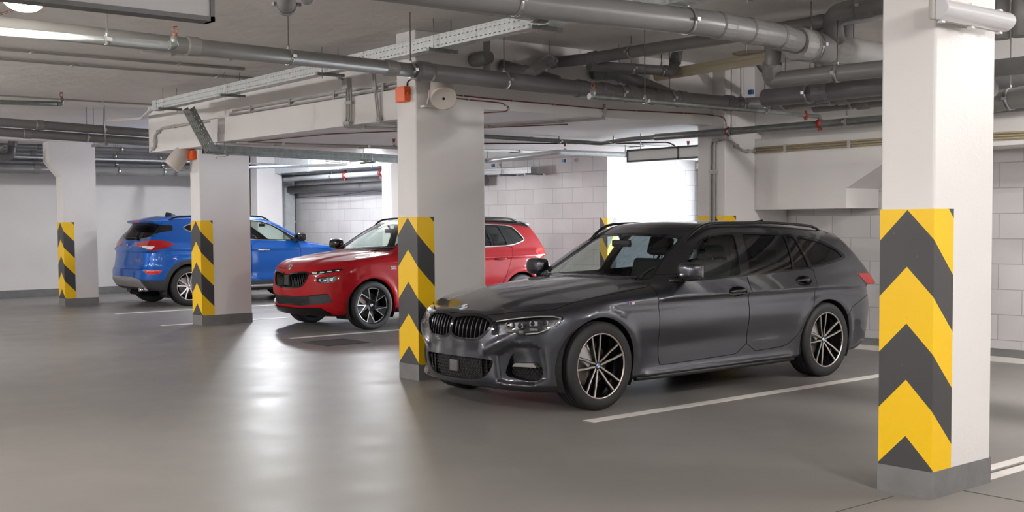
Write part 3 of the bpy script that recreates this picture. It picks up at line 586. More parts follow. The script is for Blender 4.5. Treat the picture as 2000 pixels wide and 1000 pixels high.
for k, (x, y, z, lb) in enumerate(((12.95, 16.1, 2.42, 'small blue box on the block wall left of the shiny tray end'), (12.95, 14.25, 2.42, 'small blue box on the block wall right of the shiny tray end'), (10.5, 8.435, 2.86, 'small blue box by the wall column above the dark drain'))):
    t = empty('socket_box', (x, y, z), 0, lb, 'socket box'); MB().box((-.02, -.03, -.025), (.02, .03, .025), bevel=.004).build('box_body', MT['blue'], t)

# orange junction boxes and horn speakers on the columns
def jbox(label, x, y, z, s):
    t = empty('junction_box', (x, y, z), 0, label, 'junction box')
    MB().box((-.05*s, -.06*s, -.055*s), (.0, .06*s, .055*s), bevel=.006).build('box_body', MT['orange'], t)
    m = MB()
    for k in (-.03, 0, .03): m.tube([(-.025*s, -.06*s, k*s), (-.025*s, -.075*s, k*s)], .010*s, 8)
    m.build('cable_gland', MT['orange'], t)
jbox('orange junction box on the narrow face of the column beside the grey estate car', 6.068, 8.80, 2.585, 1.25)
jbox('orange junction box under the beam end above the blue car', 7.139, 15.60, 2.40, 1.2)
def horn(label, loc, yaw, pitch, r, ln, back=None):
    t = empty('loudspeaker', loc, 0, label, 'loudspeaker')
    M = Matrix.Rotation(yaw, 4, 'Z') @ Matrix.Rotation(pitch, 4, 'Y')       # local +X is the mouth
    Q = M @ Matrix.Rotation(R_(90), 4, 'Y')
    b = MB().lathe([(0, -ln*.5), (r*.70, -ln*.5), (r*.86, -ln*.47), (r*.94, -ln*.1), (r, ln*.42), (r*.99, ln*.5), (r*.9, ln*.5), (r*.88, ln*.49), (r*.1, ln*.485), (0, ln*.485)], 40, Q).build('horn_body', MT['speaker'], t)
    MB().lathe([(0, ln*.487), (r*.12, ln*.489), (r*.12, ln*.48)], 12, Q).build('mouth_bolt', MT['black'], b)
    m = MB()
    for s in (-1, 1):
        p = M @ Vector((0, s*r*.98, 0)); q = Vector((p.x*.9, max(p.y, .0)*0+ (.12 if not back else back[1]), -r*1.15))
        m.tube([tuple(p), (p.x, q.y*.6, -r*.6), tuple(q)], .012, 6)
    m.box((-r*1.1, (.10 if not back else back[1]-.02), -r*1.3), (r*1.1, (.17 if not back else back[1]+.03), -r*1.15))
    m.build('bracket', MT['speaker'], t)
horn('cream horn loudspeaker on the wide face of the column beside the grey estate car', (6.22, 8.44, 2.605), R_(238), R_(38), .115, .30)
horn('cream horn loudspeaker tilted down under the beam end above the blue car', (6.98, 15.75, 2.37), R_(160), R_(52), .125, .34)
cablerun('speaker_cable', 'dark cable from the orange box to the loudspeaker beside the grey estate car', [(6.06, 8.76, 2.65), (6.06, 8.76, 2.70), (6.10, 8.60, 2.74), (6.16, 8.5, 2.73)], .006, MT['black'], bend=.03)

# ------------------------------------------------------------------ signs
def sign(label, p, along, ln, h, th, split=None, pm='signp'):
    t = empty('hanging_sign', p, R_(along), label, 'sign')
    f = .022
    m = MB()
    m.box((0, 0, 0), (ln, th, f)); m.box((0, 0, h-f), (ln, th, h)); m.box((0, 0, 0), (f, th, h)); m.box((ln-f, 0, 0), (ln, th, h))
    if split: m.box((split-f/2, 0, 0), (split+f/2, th, h))
    m.build('sign_frame', MT['signf'], t)
    MB().box((f, .008, f), (ln-f, th-.008, h-f)).build('sign_panel', MT[pm], t)
    for x in (ln*.15, ln*.85): MB().tube([(x, th/2, h), (x, th/2, (ZC if p[2] > 2.3 and p[0] < 6 else ZL)-p[2])], .005, 8).build('hanger_rod', MT['clampm'], t)
sign('large blank framed sign cut off by the top border at the left', (.55, 5.257, 2.40), 0, 1.977, .30, .10, pm='signn')
sign('long blank two-part sign hanging before the bright passage', (10.37, 8.83, 2.145), 90, 1.36, .155, .07, split=.52)

# ------------------------------------------------------------------ lamps
def lamp(label, x, y, z, ang, ln=1.27, lit=True, body='lampbody', watts=60, group=None, col=(1, .93, .86)):
    """tube lamp under a ceiling: z is the ceiling height"""
    t = empty('tube_lamp', (x, y, z), R_(ang), label, 'lamp', group)
    MB().box((-ln/2, -.055, -.045), (ln/2, .055, 0), bevel=.01).build('lamp_housing', MT[body], t)
    prof = [(-.05, -.045), (-.05, -.07), (-.035, -.095), (.0, -.103), (.035, -.095), (.05, -.07), (.05, -.045)]
    MB().prism(prof, 0, -ln/2+.015, ln/2-.015).build('diffuser_cover', MT['tube'] if lit else MT[body if body != 'lampbody' else 'diffuser'], t)
    if z < ZC and z > ZL+.1:
        for q in (-.5, .5): MB().tube([(q, 0, 0), (q, 0, ZC-z)], .005, 8).build('hanger_rod', MT['clampm'], t)
    if lit:
        area_light('lamp_light', (0, 0, -.112), ln-.1, .11, watts*.45, col, parent=t)
        P = bpy.data.lights.new('lamp_side_light', 'POINT'); P.energy = watts*.85; P.color = col; P.shadow_soft_size = .08
        o = bpy.data.objects.new('lamp_side_light', P); COL.objects.link(o); o.parent = t; o.location = (0, 0, -.30)
    return t
# ---- implicit car bodies: smooth intersections of profiles, meshed by surface nets, then cut into panels
def lerp_tab(x, tab):
    xs, ys = TABS.setdefault(id(tab), _smooth_tab(tab))
    return np.interp(x, xs, ys)
TABS = {}
def _smooth_tab(tab):
    # monotone-ish cubic resampling of a control table (Catmull-Rom with limited tangents)
    X = np.array([p[0] for p in tab], float); Y = np.array([p[1] for p in tab], float)
    d = np.diff(Y) / np.diff(X)
    m = np.zeros(len(X)); m[0] = d[0]; m[-1] = d[-1]
    for i in range(1, len(X) - 1):
        if d[i-1] * d[i] > 0:
            w1 = 2*(X[i+1]-X[i]) + (X[i]-X[i-1]); w2 = (X[i+1]-X[i]) + 2*(X[i]-X[i-1])
            m[i] = (w1 + w2) / (w1 / d[i-1] + w2 / d[i])
    xs = np.linspace(X[0], X[-1], 400); i = np.clip(np.searchsorted(X, xs) - 1, 0, len(X) - 2)
    h = X[i+1] - X[i]; t = (xs - X[i]) / h
    ys = (2*t**3-3*t**2+1)*Y[i] + (t**3-2*t**2+t)*h*m[i] + (-2*t**3+3*t**2)*Y[i+1] + (t**3-t**2)*h*m[i+1]
    return xs, ys
def smax(a, b, k):
    h = np.maximum(k - np.abs(a - b), 0) / k
    return np.maximum(a, b) + h*h*k*0.25
def smin(a, b, k): return -smax(-a, -b, k)
def sstep(a, b, x):
    t = np.clip((x - a) / (b - a), 0, 1); return t*t*(3 - 2*t)
def bump(x, c, w): return np.exp(-((x - c) / w)**2)

def body_field(c):
    """c: dict of tables for one car; returns F(P) negative inside."""
    def F(P):
        x = P[:, 0]; y = np.abs(P[:, 1]); z = P[:, 2]
        # lower body
        W = lerp_tab(x, c['wx']) + lerp_tab(z, c['wz'])
        for (cx, R) in c['arches']:
            r = np.hypot(x - cx, z - c['axle'])
            W = W + c['flare'] * bump(r, R + .03, .045) * sstep(.2, .4, z)
        for (f) in c['creases']: W = W + f(x, z)
        side = y - W
        xf = lerp_tab(z, c['front']) + c['fq'] * y**2 + c['f8'] * (y / .9)**8
        for f in c['fcreases']: xf = xf + f(y, z)
        xr = lerp_tab(z, c['rear']) - c['rq'] * y**2 - c['r8'] * (y / .9)**8
        for f in c['rcreases']: xr = xr + f(y, z)
        T = lerp_tab(x, c['top']) - c['crown'] * y**2
        for f in c['hood']: T = T + f(x, y)
        top = (z - T)
        bot = lerp_tab(x, c['bot']) - z
        lo = smax(side, top, c['k_top'])
        lo = smax(lo, (xf - x) * .95, c['k_front'])
        lo = smax(lo, (x - xr) * .95, c['k_rear'])
        lo = smax(lo, bot, .05)
        # greenhouse
        h = z - c['belt0']
        G = lerp_tab(x, c['gx']) - c['g1'] * h - c['g2'] * h * np.abs(h)
        gs = (y - G) * .9
        xw = lerp_tab(z, c['ws']) + c['wsq'] * y**2 + c.get('wsq6', 0) * (y/.6)**6
        gf = (xw - x) * .5
        xg = lerp_tab(z, c['rg']) - c['rgq'] * y**2
        gr = (x - xg) * c.get('rgs', .6)
        gt = z - (lerp_tab(x, c['roof']) - c['rcrown'] * y**2)
        up = smax(gs, gt, c['k_roof'])
        up = smax(up, gf, c['k_ws']); up = smax(up, gr, c['k_rg'])
        up = smax(up, c['belt0'] - .14 - z, .02)
        return smin(lo, up, c['k_belt'])
    return F
def grad(F, P, e=1e-3):
    g = np.empty_like(P)
    for i in range(3):
        d = np.zeros(3); d[i] = e
        g[:, i] = (F(P + d) - F(P - d)) / (2*e)
    return g
def surface_nets(F, lo, hi, s):
    n = [int(round((hi[i] - lo[i]) / s)) + 1 for i in range(3)]
    ax = [lo[i] + s*np.arange(n[i]) for i in range(3)]
    V = np.empty(n)
    for i in range(n[0]):
        yy, zz = np.meshgrid(ax[1], ax[2], indexing='ij')
        P = np.stack([np.full(yy.size, ax[0][i]), yy.ravel(), zz.ravel()], 1)
        V[i] = F(P).reshape(n[1], n[2])
    S = V < 0
    c8 = np.zeros((n[0]-1, n[1]-1, n[2]-1), int)
    acc = np.zeros(c8.shape + (3,)); cnt = np.zeros(c8.shape)
    cs = [(i, j, k) for i in (0, 1) for j in (0, 1) for k in (0, 1)]
    sl = lambda A, o: A[o[0]:o[0]+n[0]-1, o[1]:o[1]+n[1]-1, o[2]:o[2]+n[2]-1]
    for a in cs:
        for d in range(3):
            if a[d]: continue
            b = list(a); b[d] = 1
            va, vb = sl(V, a), sl(V, b); m = (va < 0) != (vb < 0)
            t = np.where(m, va / np.where(m, va - vb, 1), 0)
            for q in range(3):
                acc[..., q] += m * (a[q] + (t if q == d else 0))
            cnt += m
    on = cnt > 0
    idx = -np.ones(c8.shape, int); idx[on] = np.arange(on.sum())
    ijk = np.argwhere(on)
    P = np.array(lo) + s * (ijk + acc[on] / cnt[on][:, None])
    for _ in range(4):
        v = F(P); g = grad(F, P); g2 = (g*g).sum(1)
        st = -(v / np.maximum(g2, .05))[:, None] * g
        L = np.linalg.norm(st, axis=1, keepdims=True); st *= np.minimum(1, .6*s/np.maximum(L, 1e-9))
        P = P + st
    Q = []
    for d in range(3):
        e1, e2 = [(1, 2), (2, 0), (0, 1)][d]
        a = [slice(0, n[i]) for i in range(3)]; b = list(a)
        a[d] = slice(0, n[d]-1); b[d] = slice(1, n[d])
        sa, sb = S[tuple(a)], S[tuple(b)]
        w = np.argwhere(sa != sb)
        ok = (w[:, e1] > 0) & (w[:, e2] > 0) & (w[:, e1] < n[e1]-1) & (w[:, e2] < n[e2]-1)
        w = w[ok]; ins = sa[tuple(w.T)]
        def at(o1, o2):
            q = w.copy(); q[:, e1] -= o1; q[:, e2] -= o2; return idx[tuple(q.T)]
        q = np.stack([at(1, 1), at(0, 1), at(0, 0), at(1, 0)], 1)
        q[~ins] = q[~ins][:, ::-1]
        Q.append(q)
    return P, np.concatenate(Q)
def tris_of(Q, P):
    d1 = np.linalg.norm(P[Q[:, 0]] - P[Q[:, 2]], axis=1); d2 = np.linalg.norm(P[Q[:, 1]] - P[Q[:, 3]], axis=1)
    a = d1 <= d2
    t = np.concatenate([Q[a][:, [0, 1, 2]], Q[a][:, [0, 2, 3]], Q[~a][:, [1, 2, 3]], Q[~a][:, [1, 3, 0]]])
    return t
def clip(P, T, f):
    """split triangles by the sign of f at the vertices: returns (inside f<0), (outside f>0) as (P, T)."""
    f = np.where(np.abs(f) < 1e-5, 1e-5, f)
    neg = f < 0; k = neg[T].sum(1)
    parts = {True: [T[k == 3]], False: [T[k == 0]]}
    newP = []; base = len(P)
    for cnt_, side in ((1, True), (2, False)):
        t = T[k == cnt_]
        if not len(t): continue
        m = neg[t] if side else ~neg[t]          # one lone vertex
        r = m.argmax(1)
        a = t[np.arange(len(t)), r]; b = t[np.arange(len(t)), (r+1) % 3]; c = t[np.arange(len(t)), (r+2) % 3]
        ab = (f[a] / (f[a] - f[b]))[:, None]; ac = (f[a] / (f[a] - f[c]))[:, None]
        nP1 = P[a] + ab*(P[b] - P[a]); nP2 = P[a] + ac*(P[c] - P[a])
        i1 = base + sum(len(q) for q in newP) + np.arange(len(t)); newP.append(nP1)
        i2 = base + sum(len(q) for q in newP) + np.arange(len(t)); newP.append(nP2)
        parts[side].append(np.stack([a, i1, i2], 1))
        parts[not side] += [np.stack([i1, b, c], 1), np.stack([i1, c, i2], 1)]
    PP = np.concatenate([P] + newP) if newP else P
    return compact(PP, np.concatenate(parts[True])), compact(PP, np.concatenate(parts[False]))
def compact(P, T):
    if len(T) == 0: return np.zeros((0, 3)), np.zeros((0, 3), int)
    key = np.round(P * 2e4).astype(np.int64)
    _, first, inv = np.unique(key, axis=0, return_index=True, return_inverse=True)
    inv = inv.ravel(); T = inv[T]; P = P[first]
    ok = (T[:, 0] != T[:, 1]) & (T[:, 1] != T[:, 2]) & (T[:, 0] != T[:, 2]); T = T[ok]
    u, inv = np.unique(T.ravel(), return_inverse=True)
    return P[u], inv.reshape(-1, 3)
def sdpoly(U, V, poly):
    """signed distance (negative inside) from points to a closed 2D polygon."""
    A = np.array(poly, float); B = np.roll(A, -1, 0)
    best = np.full(U.shape, 1e9); ins = np.zeros(U.shape, bool)
    for (ax, ay), (bx, by) in zip(A, B):
        ex, ey = bx-ax, by-ay; L = ex*ex + ey*ey
        if L < 1e-12: continue
        t = np.clip(((U-ax)*ex + (V-ay)*ey) / L, 0, 1)
        best = np.minimum(best, np.hypot(U-ax-t*ex, V-ay-t*ey))
        c = ((ay > V) != (by > V)) & (U < (bx-ax)*(V-ay)/((by-ay) if abs(by-ay) > 1e-12 else 1e-12) + ax)
        ins ^= c
    return np.where(ins, -best, best)
def chaikin(poly, n=2, closed=True):
    P = np.array(poly, float)
    for _ in range(n):
        Q = np.roll(P, -1, 0) if closed else P[1:]
        A = P if closed else P[:-1]
        R = np.empty((2*len(A), P.shape[1])); R[0::2] = .75*A + .25*Q; R[1::2] = .25*A + .75*Q
        if not closed: R = np.vstack([P[:1], R, P[-1:]])
        P = R
    return P
def boundary(T):
    E = np.concatenate([T[:, [0, 1]], T[:, [1, 2]], T[:, [2, 0]]])
    key = np.sort(E, 1); _, inv, cnt = np.unique(key, axis=0, return_inverse=True, return_counts=True)
    return E[cnt[inv.ravel()] == 1]
def ridge(y, z, a, b, w):
    ex, ez = b[0]-a[0], b[1]-a[1]; t = np.clip(((y-a[0])*ex+(z-a[1])*ez)/(ex*ex+ez*ez), 0, 1)
    return np.exp(-((y-a[0]-t*ex)**2+(z-a[1]-t*ez)**2)/w**2)
SCOOP=[(.44,.235),(.43,.44),(.57,.525),(.70,.525),(.745,.49),(.76,.26),(.70,.215),(.5,.215)]
BMW = dict(
 axle=.336, arches=[(0, .37), (2.851, .37)], flare=.012,
 wx=[(-.9,.74),(-.75,.81),(-.5,.860),(-.25,.889),(0,.895),(.5,.895),(1.4,.895),(2.3,.898),(2.85,.902),(3.2,.900),(3.5,.868),(3.8,.81),(4.0,.74)],
 wz=[(.1,-.12),(.17,-.07),(.22,-.03),(.30,-.03),(.42,-.022),(.52,-.008),(.62,0),(.70,-.004),(.76,-.014),(.82,-.018),(.88,-.038),(.94,-.072),(1.0,-.12),(1.2,-.3)],
 front=[(.0,-.60),(.14,-.66),(.20,-.715),(.26,-.73),(.40,-.74),(.50,-.75),(.60,-.74),(.68,-.72),(.74,-.69),(.80,-.60),(1.0,-.3)],
 fq=.40, f8=.25,
 rear=[(0,3.62),(.2,3.74),(.3,3.83),(.45,3.87),(.6,3.88),(.75,3.85),(.88,3.80),(.95,3.74),(1.1,3.66)],
 rq=.16, r8=.25,
 top=[(-.9,.66),(-.75,.71),(-.68,.748),(-.55,.790),(-.35,.842),(-.1,.888),(.2,.926),(.5,.957),(.75,.975),(1.2,.98),(2.4,1.0),(3.2,1.03),(3.7,1.02),(3.9,.98),(4.0,.9)],
 crown=.09, bot=[(-1,.20),(-.7,.175),(-.4,.15),(.4,.19),(2.4,.19),(3.3,.20),(3.7,.26),(3.9,.32),(4.1,.4)],
 k_top=.10, k_front=.10, k_rear=.14,
 belt0=.95, gx=[(0,.80),(.6,.835),(1.2,.862),(2.4,.868),(3.0,.85),(3.4,.81),(3.9,.74)], g1=.38, g2=.50,
 ws=[(.7,.18),(.9,.50),(.97,.62),(1.1,.85),(1.25,1.13),(1.36,1.36),(1.45,1.58)], wsq=.42,
 rg=[(.7,3.95),(.95,3.79),(1.05,3.70),(1.2,3.56),(1.3,3.47),(1.4,3.40),(1.5,3.35)], rgq=.16,
 roof=[(.4,1.2),(1.0,1.352),(1.4,1.405),(1.8,1.428),(2.2,1.428),(2.7,1.408),(3.1,1.372),(3.5,1.32),(3.8,1.27)], rcrown=.10,
 k_roof=.09, k_ws=.04, k_rg=.05, k_belt=.03,
 creases=[lambda x,z: .005*bump(z,.80,.03)*sstep(-.2,.4,x)+.022*bump(z,.215,.03)*sstep(.42,.55,x)*(1-sstep(2.3,2.42,x)), lambda x,z: -.010*bump(z,.44+.03*x/2,.09)*sstep(.35,.8,x)*(1-sstep(2.1,2.5,x))],
 fcreases=[lambda y,z: .030*sstep(.008,-.030,sdpoly(y,z,SCOOP)), lambda y,z: .010*sstep(.36,.28,y)*bump(z,.47,.05), lambda y,z: -.018*ridge(y,z,(.36,.470),(.64,.612),.034), lambda y,z: -.014*ridge(y,z,(.46,.222),(.72,.212),.028)], rcreases=[],
 hood=[lambda x,y: .012*(1-sstep(.30+.14*np.clip(x+.7,0,1.5),.42+.16*np.clip(x+.7,0,1.5),y))*(1-sstep(.6,.9,x))],
)

KAM = dict(
 axle=.325, arches=[(0, .365), (2.651, .365)], flare=.012,
 wx=[(-.95,.70),(-.8,.77),(-.5,.835),(-.25,.868),(0,.878),(.5,.872),(1.4,.872),(2.3,.876),(2.65,.882),(2.95,.870),(3.2,.84),(3.45,.79),(3.7,.72)],
 wz=[(.1,-.14),(.2,-.08),(.28,-.04),(.4,-.02),(.55,-.006),(.68,0),(.80,-.003),(.90,-.014),(.98,-.030),(1.06,-.07),(1.15,-.14),(1.3,-.3)],
 front=[(.0,-.62),(.18,-.70),(.26,-.765),(.35,-.80),(.5,-.815),(.62,-.81),(.74,-.79),(.85,-.745),(.92,-.68),(1.1,-.4)],
 fq=.36, f8=.28,
 rear=[(0,3.1),(.25,3.28),(.35,3.36),(.5,3.40),(.65,3.40),(.8,3.36),(.95,3.31),(1.05,3.28),(1.2,3.22)],
 rq=.14, r8=.22,
 top=[(-.95,.80),(-.8,.845),(-.72,.880),(-.6,.918),(-.4,.962),(-.1,1.005),(.2,1.035),(.35,1.05),(.8,1.07),(1.4,1.075),(2.4,1.085),(3.2,1.08),(3.4,1.03),(3.6,.95)],
 crown=.08, bot=[(-1,.23),(-.7,.20),(-.4,.19),(.4,.20),(2.3,.20),(3.0,.24),(3.3,.30),(3.6,.4)],
 k_top=.10, k_front=.10, k_rear=.14,
 belt0=1.05, gx=[(-.2,.76),(.4,.79),(1.0,.815),(2.3,.815),(2.9,.79),(3.2,.76),(3.6,.70)], g1=.34, g2=.42,
 ws=[(.8,-.06),(.98,.16),(1.06,.29),(1.2,.53),(1.35,.81),(1.45,1.04),(1.55,1.32)], wsq=.36,
 rg=[(.8,3.34),(.95,3.32),(1.05,3.29),(1.2,3.21),(1.35,3.11),(1.45,3.04),(1.6,2.95)], rgq=.16,
 roof=[(.2,1.28),(.7,1.415),(1.1,1.475),(1.5,1.505),(2.0,1.508),(2.5,1.490),(2.9,1.460),(3.3,1.415)], rcrown=.10,
 k_roof=.09, k_ws=.04, k_rg=.05, k_belt=.03,
 creases=[lambda x,z: .012*bump(z,.90+.02*(x-1)/1.5,.022)*sstep(-.2,.4,x), lambda x,z: -.014*bump(z,.50,.08)*sstep(.35,.8,x)*(1-sstep(2.0,2.4,x))],
 fcreases=[], rcreases=[],
 hood=[lambda x,y: .014*(1-sstep(.30+.12*np.clip(x+.7,0,1.5),.40+.12*np.clip(x+.7,0,1.5),y))*(1-sstep(.4,.7,x))],
)
TUC = dict(
 axle=.345, arches=[(0, .40), (2.67, .40)], flare=.014,
 wx=[(-1.,.74),(-.85,.80),(-.5,.872),(-.25,.898),(0,.905),(.5,.900),(1.4,.900),(2.3,.903),(2.67,.908),(3.0,.900),(3.3,.865),(3.5,.82),(3.7,.77),(3.9,.7)],
 wz=[(.1,-.14),(.22,-.08),(.30,-.03),(.45,-.01),(.6,-.002),(.75,0),(.88,-.004),(.98,-.014),(1.06,-.034),(1.14,-.075),(1.25,-.15),(1.4,-.32)],
 front=[(.0,-.66),(.2,-.78),(.3,-.84),(.45,-.87),(.6,-.885),(.75,-.88),(.88,-.84),(.97,-.77),(1.2,-.45)],
 fq=.36, f8=.28,
 rear=[(0,3.20),(.27,3.37),(.36,3.46),(.5,3.52),(.62,3.52),(.72,3.48),(.85,3.46),(1.0,3.43),(1.1,3.39),(1.25,3.33)],
 rq=.12, r8=.24,
 top=[(-1.,.82),(-.85,.865),(-.75,.900),(-.6,.945),(-.4,1.005),(-.1,1.055),(.2,1.085),(.45,1.105),(.8,1.14),(1.4,1.15),(2.4,1.165),(3.2,1.165),(3.5,1.14),(3.7,1.05)],
 crown=.08, bot=[(-1,.27),(-.7,.23),(-.4,.21),(.4,.22),(2.3,.22),(3.0,.25),(3.4,.31),(3.6,.4)],
 k_top=.11, k_front=.10, k_rear=.14,
 belt0=1.10, gx=[(-.2,.78),(.4,.815),(1.0,.840),(2.3,.84),(2.8,.815),(3.2,.775),(3.6,.71)], g1=.34, g2=.42,
 ws=[(.85,-.3),(1.03,.0),(1.12,.13),(1.25,.35),(1.36,.56),(1.46,.77),(1.54,1.0),(1.65,1.34)], wsq=.36,
 rg=[(.85,3.46),(1.0,3.44),(1.1,3.40),(1.2,3.34),(1.35,3.20),(1.48,3.12),(1.6,3.04),(1.7,2.98)], rgq=.14,
 roof=[(.2,1.36),(.7,1.50),(1.1,1.565),(1.5,1.60),(2.0,1.605),(2.5,1.590),(2.9,1.565),(3.3,1.52)], rcrown=.10,
 k_roof=.09, k_ws=.04, k_rg=.05, k_belt=.03,
 creases=[lambda x,z: .012*bump(z,.98+.02*(x-1)/1.5,.025)*sstep(-.2,.4,x), lambda x,z: -.014*bump(z,.55,.09)*sstep(.35,.8,x)*(1-sstep(2.0,2.3,x))],
 fcreases=[], rcreases=[],
 hood=[lambda x,y: .014*(1-sstep(.30+.12*np.clip(x+.7,0,1.5),.40+.12*np.clip(x+.7,0,1.5),y))*(1-sstep(.4,.7,x))],
)
# ------------------------------------------------------------------ car builder
def paint(name, col, metal=.5, rough=.35, ior=1.6, coat=1.0):
    m, N, L, b = newmat(name)
    b.inputs['Base Color'].default_value = (*col, 1); b.inputs['Metallic'].default_value = metal; b.inputs['Roughness'].default_value = rough
    b.inputs['Specular IOR Level'].default_value = .12; b.inputs['Coat Weight'].default_value = coat; b.inputs['Coat Roughness'].default_value = .015; b.inputs['Coat IOR'].default_value = ior
    return m
CM = dict(
 gloss=plain('gloss_black', (.006, .006, .007), .10, coat=.5, spec=.25), satin=plain('satin_black', (.018, .018, .019), .5), plastic=plain('dark_cladding', (.035, .036, .038), .6),
 dark=plain('dark_void', (.004, .004, .004), .8), chrome=plain('chrome', (.75, .75, .76), .12, 1.0), silver=plain('satin_silver', (.55, .54, .53), .32, .9),
 rimface=plain('machined_rim', (.62, .56, .53), .28, .85), rubber=plain('tyre_rubber', (.016, .016, .017), .62), disc=plain('brake_disc', (.28, .25, .24), .35, .8),
 glass=glass_mat('clear_glass', (.78, .87, .82)), tint=glass_mat('privacy_glass', (.10, .11, .12)), lens=glass_mat('lamp_lens', (.86, .88, .90)),
 midtint=glass_mat('light_tinted_glass', (.42, .50, .47)), red=plain('red_lens', (.36, .004, .006), .12, coat=.5), redhot=plain('bright_red_lens', (.60, .012, .008), .15, coat=.5), clearw=plain('white_lens', (.75, .75, .75), .2, coat=1),
 lampin=plain('lamp_reflector', (.07, .07, .075), .25, .8), seat=plain('seat_cloth', (.02, .02, .021), .7), trim=plain('cabin_trim', (.012, .012, .013), .6),
 blue=plain('emblem_blue', (.05, .22, .55), .3), white=plain('emblem_white', (.75, .76, .78), .3), skid=plain('silver_skid_plate', (.36, .35, .35), .42, .5),
)
class CarShape:
    def __init__(s, tab, lo, hi, res):
        s.tab = tab; s.F = body_field(tab)
        P, Q = surface_nets(s.F, lo, hi, res)
        T = tris_of(Q, P)
        n = np.cross(P[T[:, 1]]-P[T[:, 0]], P[T[:, 2]]-P[T[:, 0]]); g = grad(s.F, P[T].mean(1))
        if ((n*g).sum(1) < 0).mean() > .5: T = T[:, ::-1]
        s.M = (P, T); s.lo, s.hi = lo, hi
    def nrm(s, P):
        g = grad(s.F, P, 2e-3); return g / np.maximum(np.linalg.norm(g, axis=1, keepdims=True), 1e-9)
    def take(s, f, region=None, src=None):
        """cut away the piece where f(P) < 0 inside a region; src = another piece to cut instead of the shell"""
        P, T = s.M if src is None else src
        c = P[T].mean(1)
        if region is None: m = np.ones(len(T), bool)
        elif 'n' in region.__code__.co_varnames[:region.__code__.co_argcount]: m = region(c, s.nrm(c))
        else: m = region(c)
        (Pi, Ti), (Po, To) = clip(P, T[m], f(P))
        rest = compact(np.concatenate([Po, P]) if len(Po) else P, np.concatenate([To, T[~m] + len(Po)]) if len(Po) else T[~m])
        if src is None: s.M = rest; return (Pi, Ti)
        return (Pi, Ti), rest
    def surf(s, p, axis, lo, hi, first=True):
        """coordinate along an axis where the shell is met, walking from lo to hi"""
        t = np.linspace(lo, hi, 400); Q = np.tile(np.array(p, float), (400, 1)); Q[:, axis] = t
        v = s.F(Q); k = np.where((v[:-1] >= 0) & (v[1:] < 0))[0]
        if not len(k): return None
        k = k[0]; return t[k] + (t[k+1]-t[k]) * v[k]/(v[k]-v[k+1])
    def fx(s, y, z): return s.surf((0, y, z), 0, s.lo[0], 1.5)
    def bx(s, y, z): return s.surf((0, y, z), 0, s.hi[0], 1.5)
    def sy(s, x, z, sg=-1):
        r = s.surf((x, 0, z), 1, 1.1, 0); return None if r is None else r*sg
    def tz(s, x, y): return s.surf((x, y, 0), 2, 1.9, .5)
def rnd(poly, r=.03):
    out = []
    n = len(poly)
    for i in range(n):
        p, a, b = Vector(poly[i]), Vector(poly[i-1]), Vector(poly[(i+1) % n])
        for q in (a, b):
            d = q-p; L = d.length; k = min(r, L*.35)
            if q is a: A = p+d.normalized()*k
            else: B = p+d.normalized()*k
        out += [tuple((1-t)**2*A + 2*t*(1-t)*p + t*t*B) for t in (0, .25, .5, .75, 1)]
    return out
def fyz(poly): return lambda P: sdpoly(np.abs(P[:, 1]), P[:, 2], poly)
def fxz(poly): return lambda P: sdpoly(P[:, 0], P[:, 2], poly)
def fxy(poly): return lambda P: sdpoly(P[:, 0], np.abs(P[:, 1]), poly)
def grow(f, d): return lambda P: f(P) - d
def halves(M):
    P, T = M
    if not len(T): return []
    c = P[T].mean(1)[:, 1]; out = []
    for m in (c < 0, c >= 0):
        if m.any(): out.append(compact(P, T[m]))
    return out
def walls(M, disp):
    P, T = M; E = boundary(T); n = len(P)
    Pd = P + disp(P)
    F_ = [(a, b, b+n, a+n) for a, b in E]
    return np.concatenate([P, Pd]), F_
def put(name, M, mat, parent, shape=None, off=None):
    P, T = M
    if not len(T): return None
    Pn = shape.nrm(P) if shape is not None else None
    if off is not None: P = P + (Pn*off if np.isscalar(off) else off)
    return mk(name, P, T, mat, parent, normals=Pn)
def putwalls(name, M, disp, mat, parent):
    V, F_ = walls(M, disp)
    if len(F_): return mk(name, V, F_, mat, parent)
def rbox(name, lo, hi, mat, parent, lev=2, M=None):
    """cushion-like rounded block"""
    bm = bmesh.new(); bmesh.ops.create_cube(bm, size=1)
    S = Matrix.Translation([(a+b)/2 for a, b in zip(lo, hi)]) @ Matrix.Diagonal((*[b-a for a, b in zip(lo, hi)], 1))
    d = [b-a for a, b in zip(lo, hi)]; bv = min(d)*.28
    bmesh.ops.transform(bm, matrix=S, verts=bm.verts)
    bmesh.ops.bevel(bm, geom=bm.edges[:], offset=bv, segments=4, affect='EDGES', profile=.5)
    if M is not None: bmesh.ops.transform(bm, matrix=M, verts=bm.verts)
    for f in bm.faces: f.smooth = True
    me = bpy.data.meshes.new(name); bm.to_mesh(me); bm.free()
    o = bpy.data.objects.new(name, me); COL.objects.link(o); me.materials.append(mat); o.parent = parent; return o
def ellipsoid(name, c, r, mat, parent, sq=1.0, M=None, seg=32):
    V, F_ = [], []; n, m = seg, seg//2
    for j in range(m+1):
        ph = -math.pi/2 + math.pi*j/m
        for i in range(n):
            th = 2*math.pi*i/n; f = lambda v: math.copysign(abs(v)**sq, v)
            v = Vector((f(math.cos(ph))*f(math.cos(th))*r[0], f(math.cos(ph))*f(math.sin(th))*r[1], f(math.sin(ph))*r[2]))
            if M is not None: v = M @ v
            V.append((v.x+c[0], v.y+c[1], v.z+c[2]))
    for j in range(m):
        for i in range(n): F_.append((j*n+i, j*n+(i+1) % n, (j+1)*n+(i+1) % n, (j+1)*n+i))
    return mk(name, V, F_, mat, parent, smooth=True)

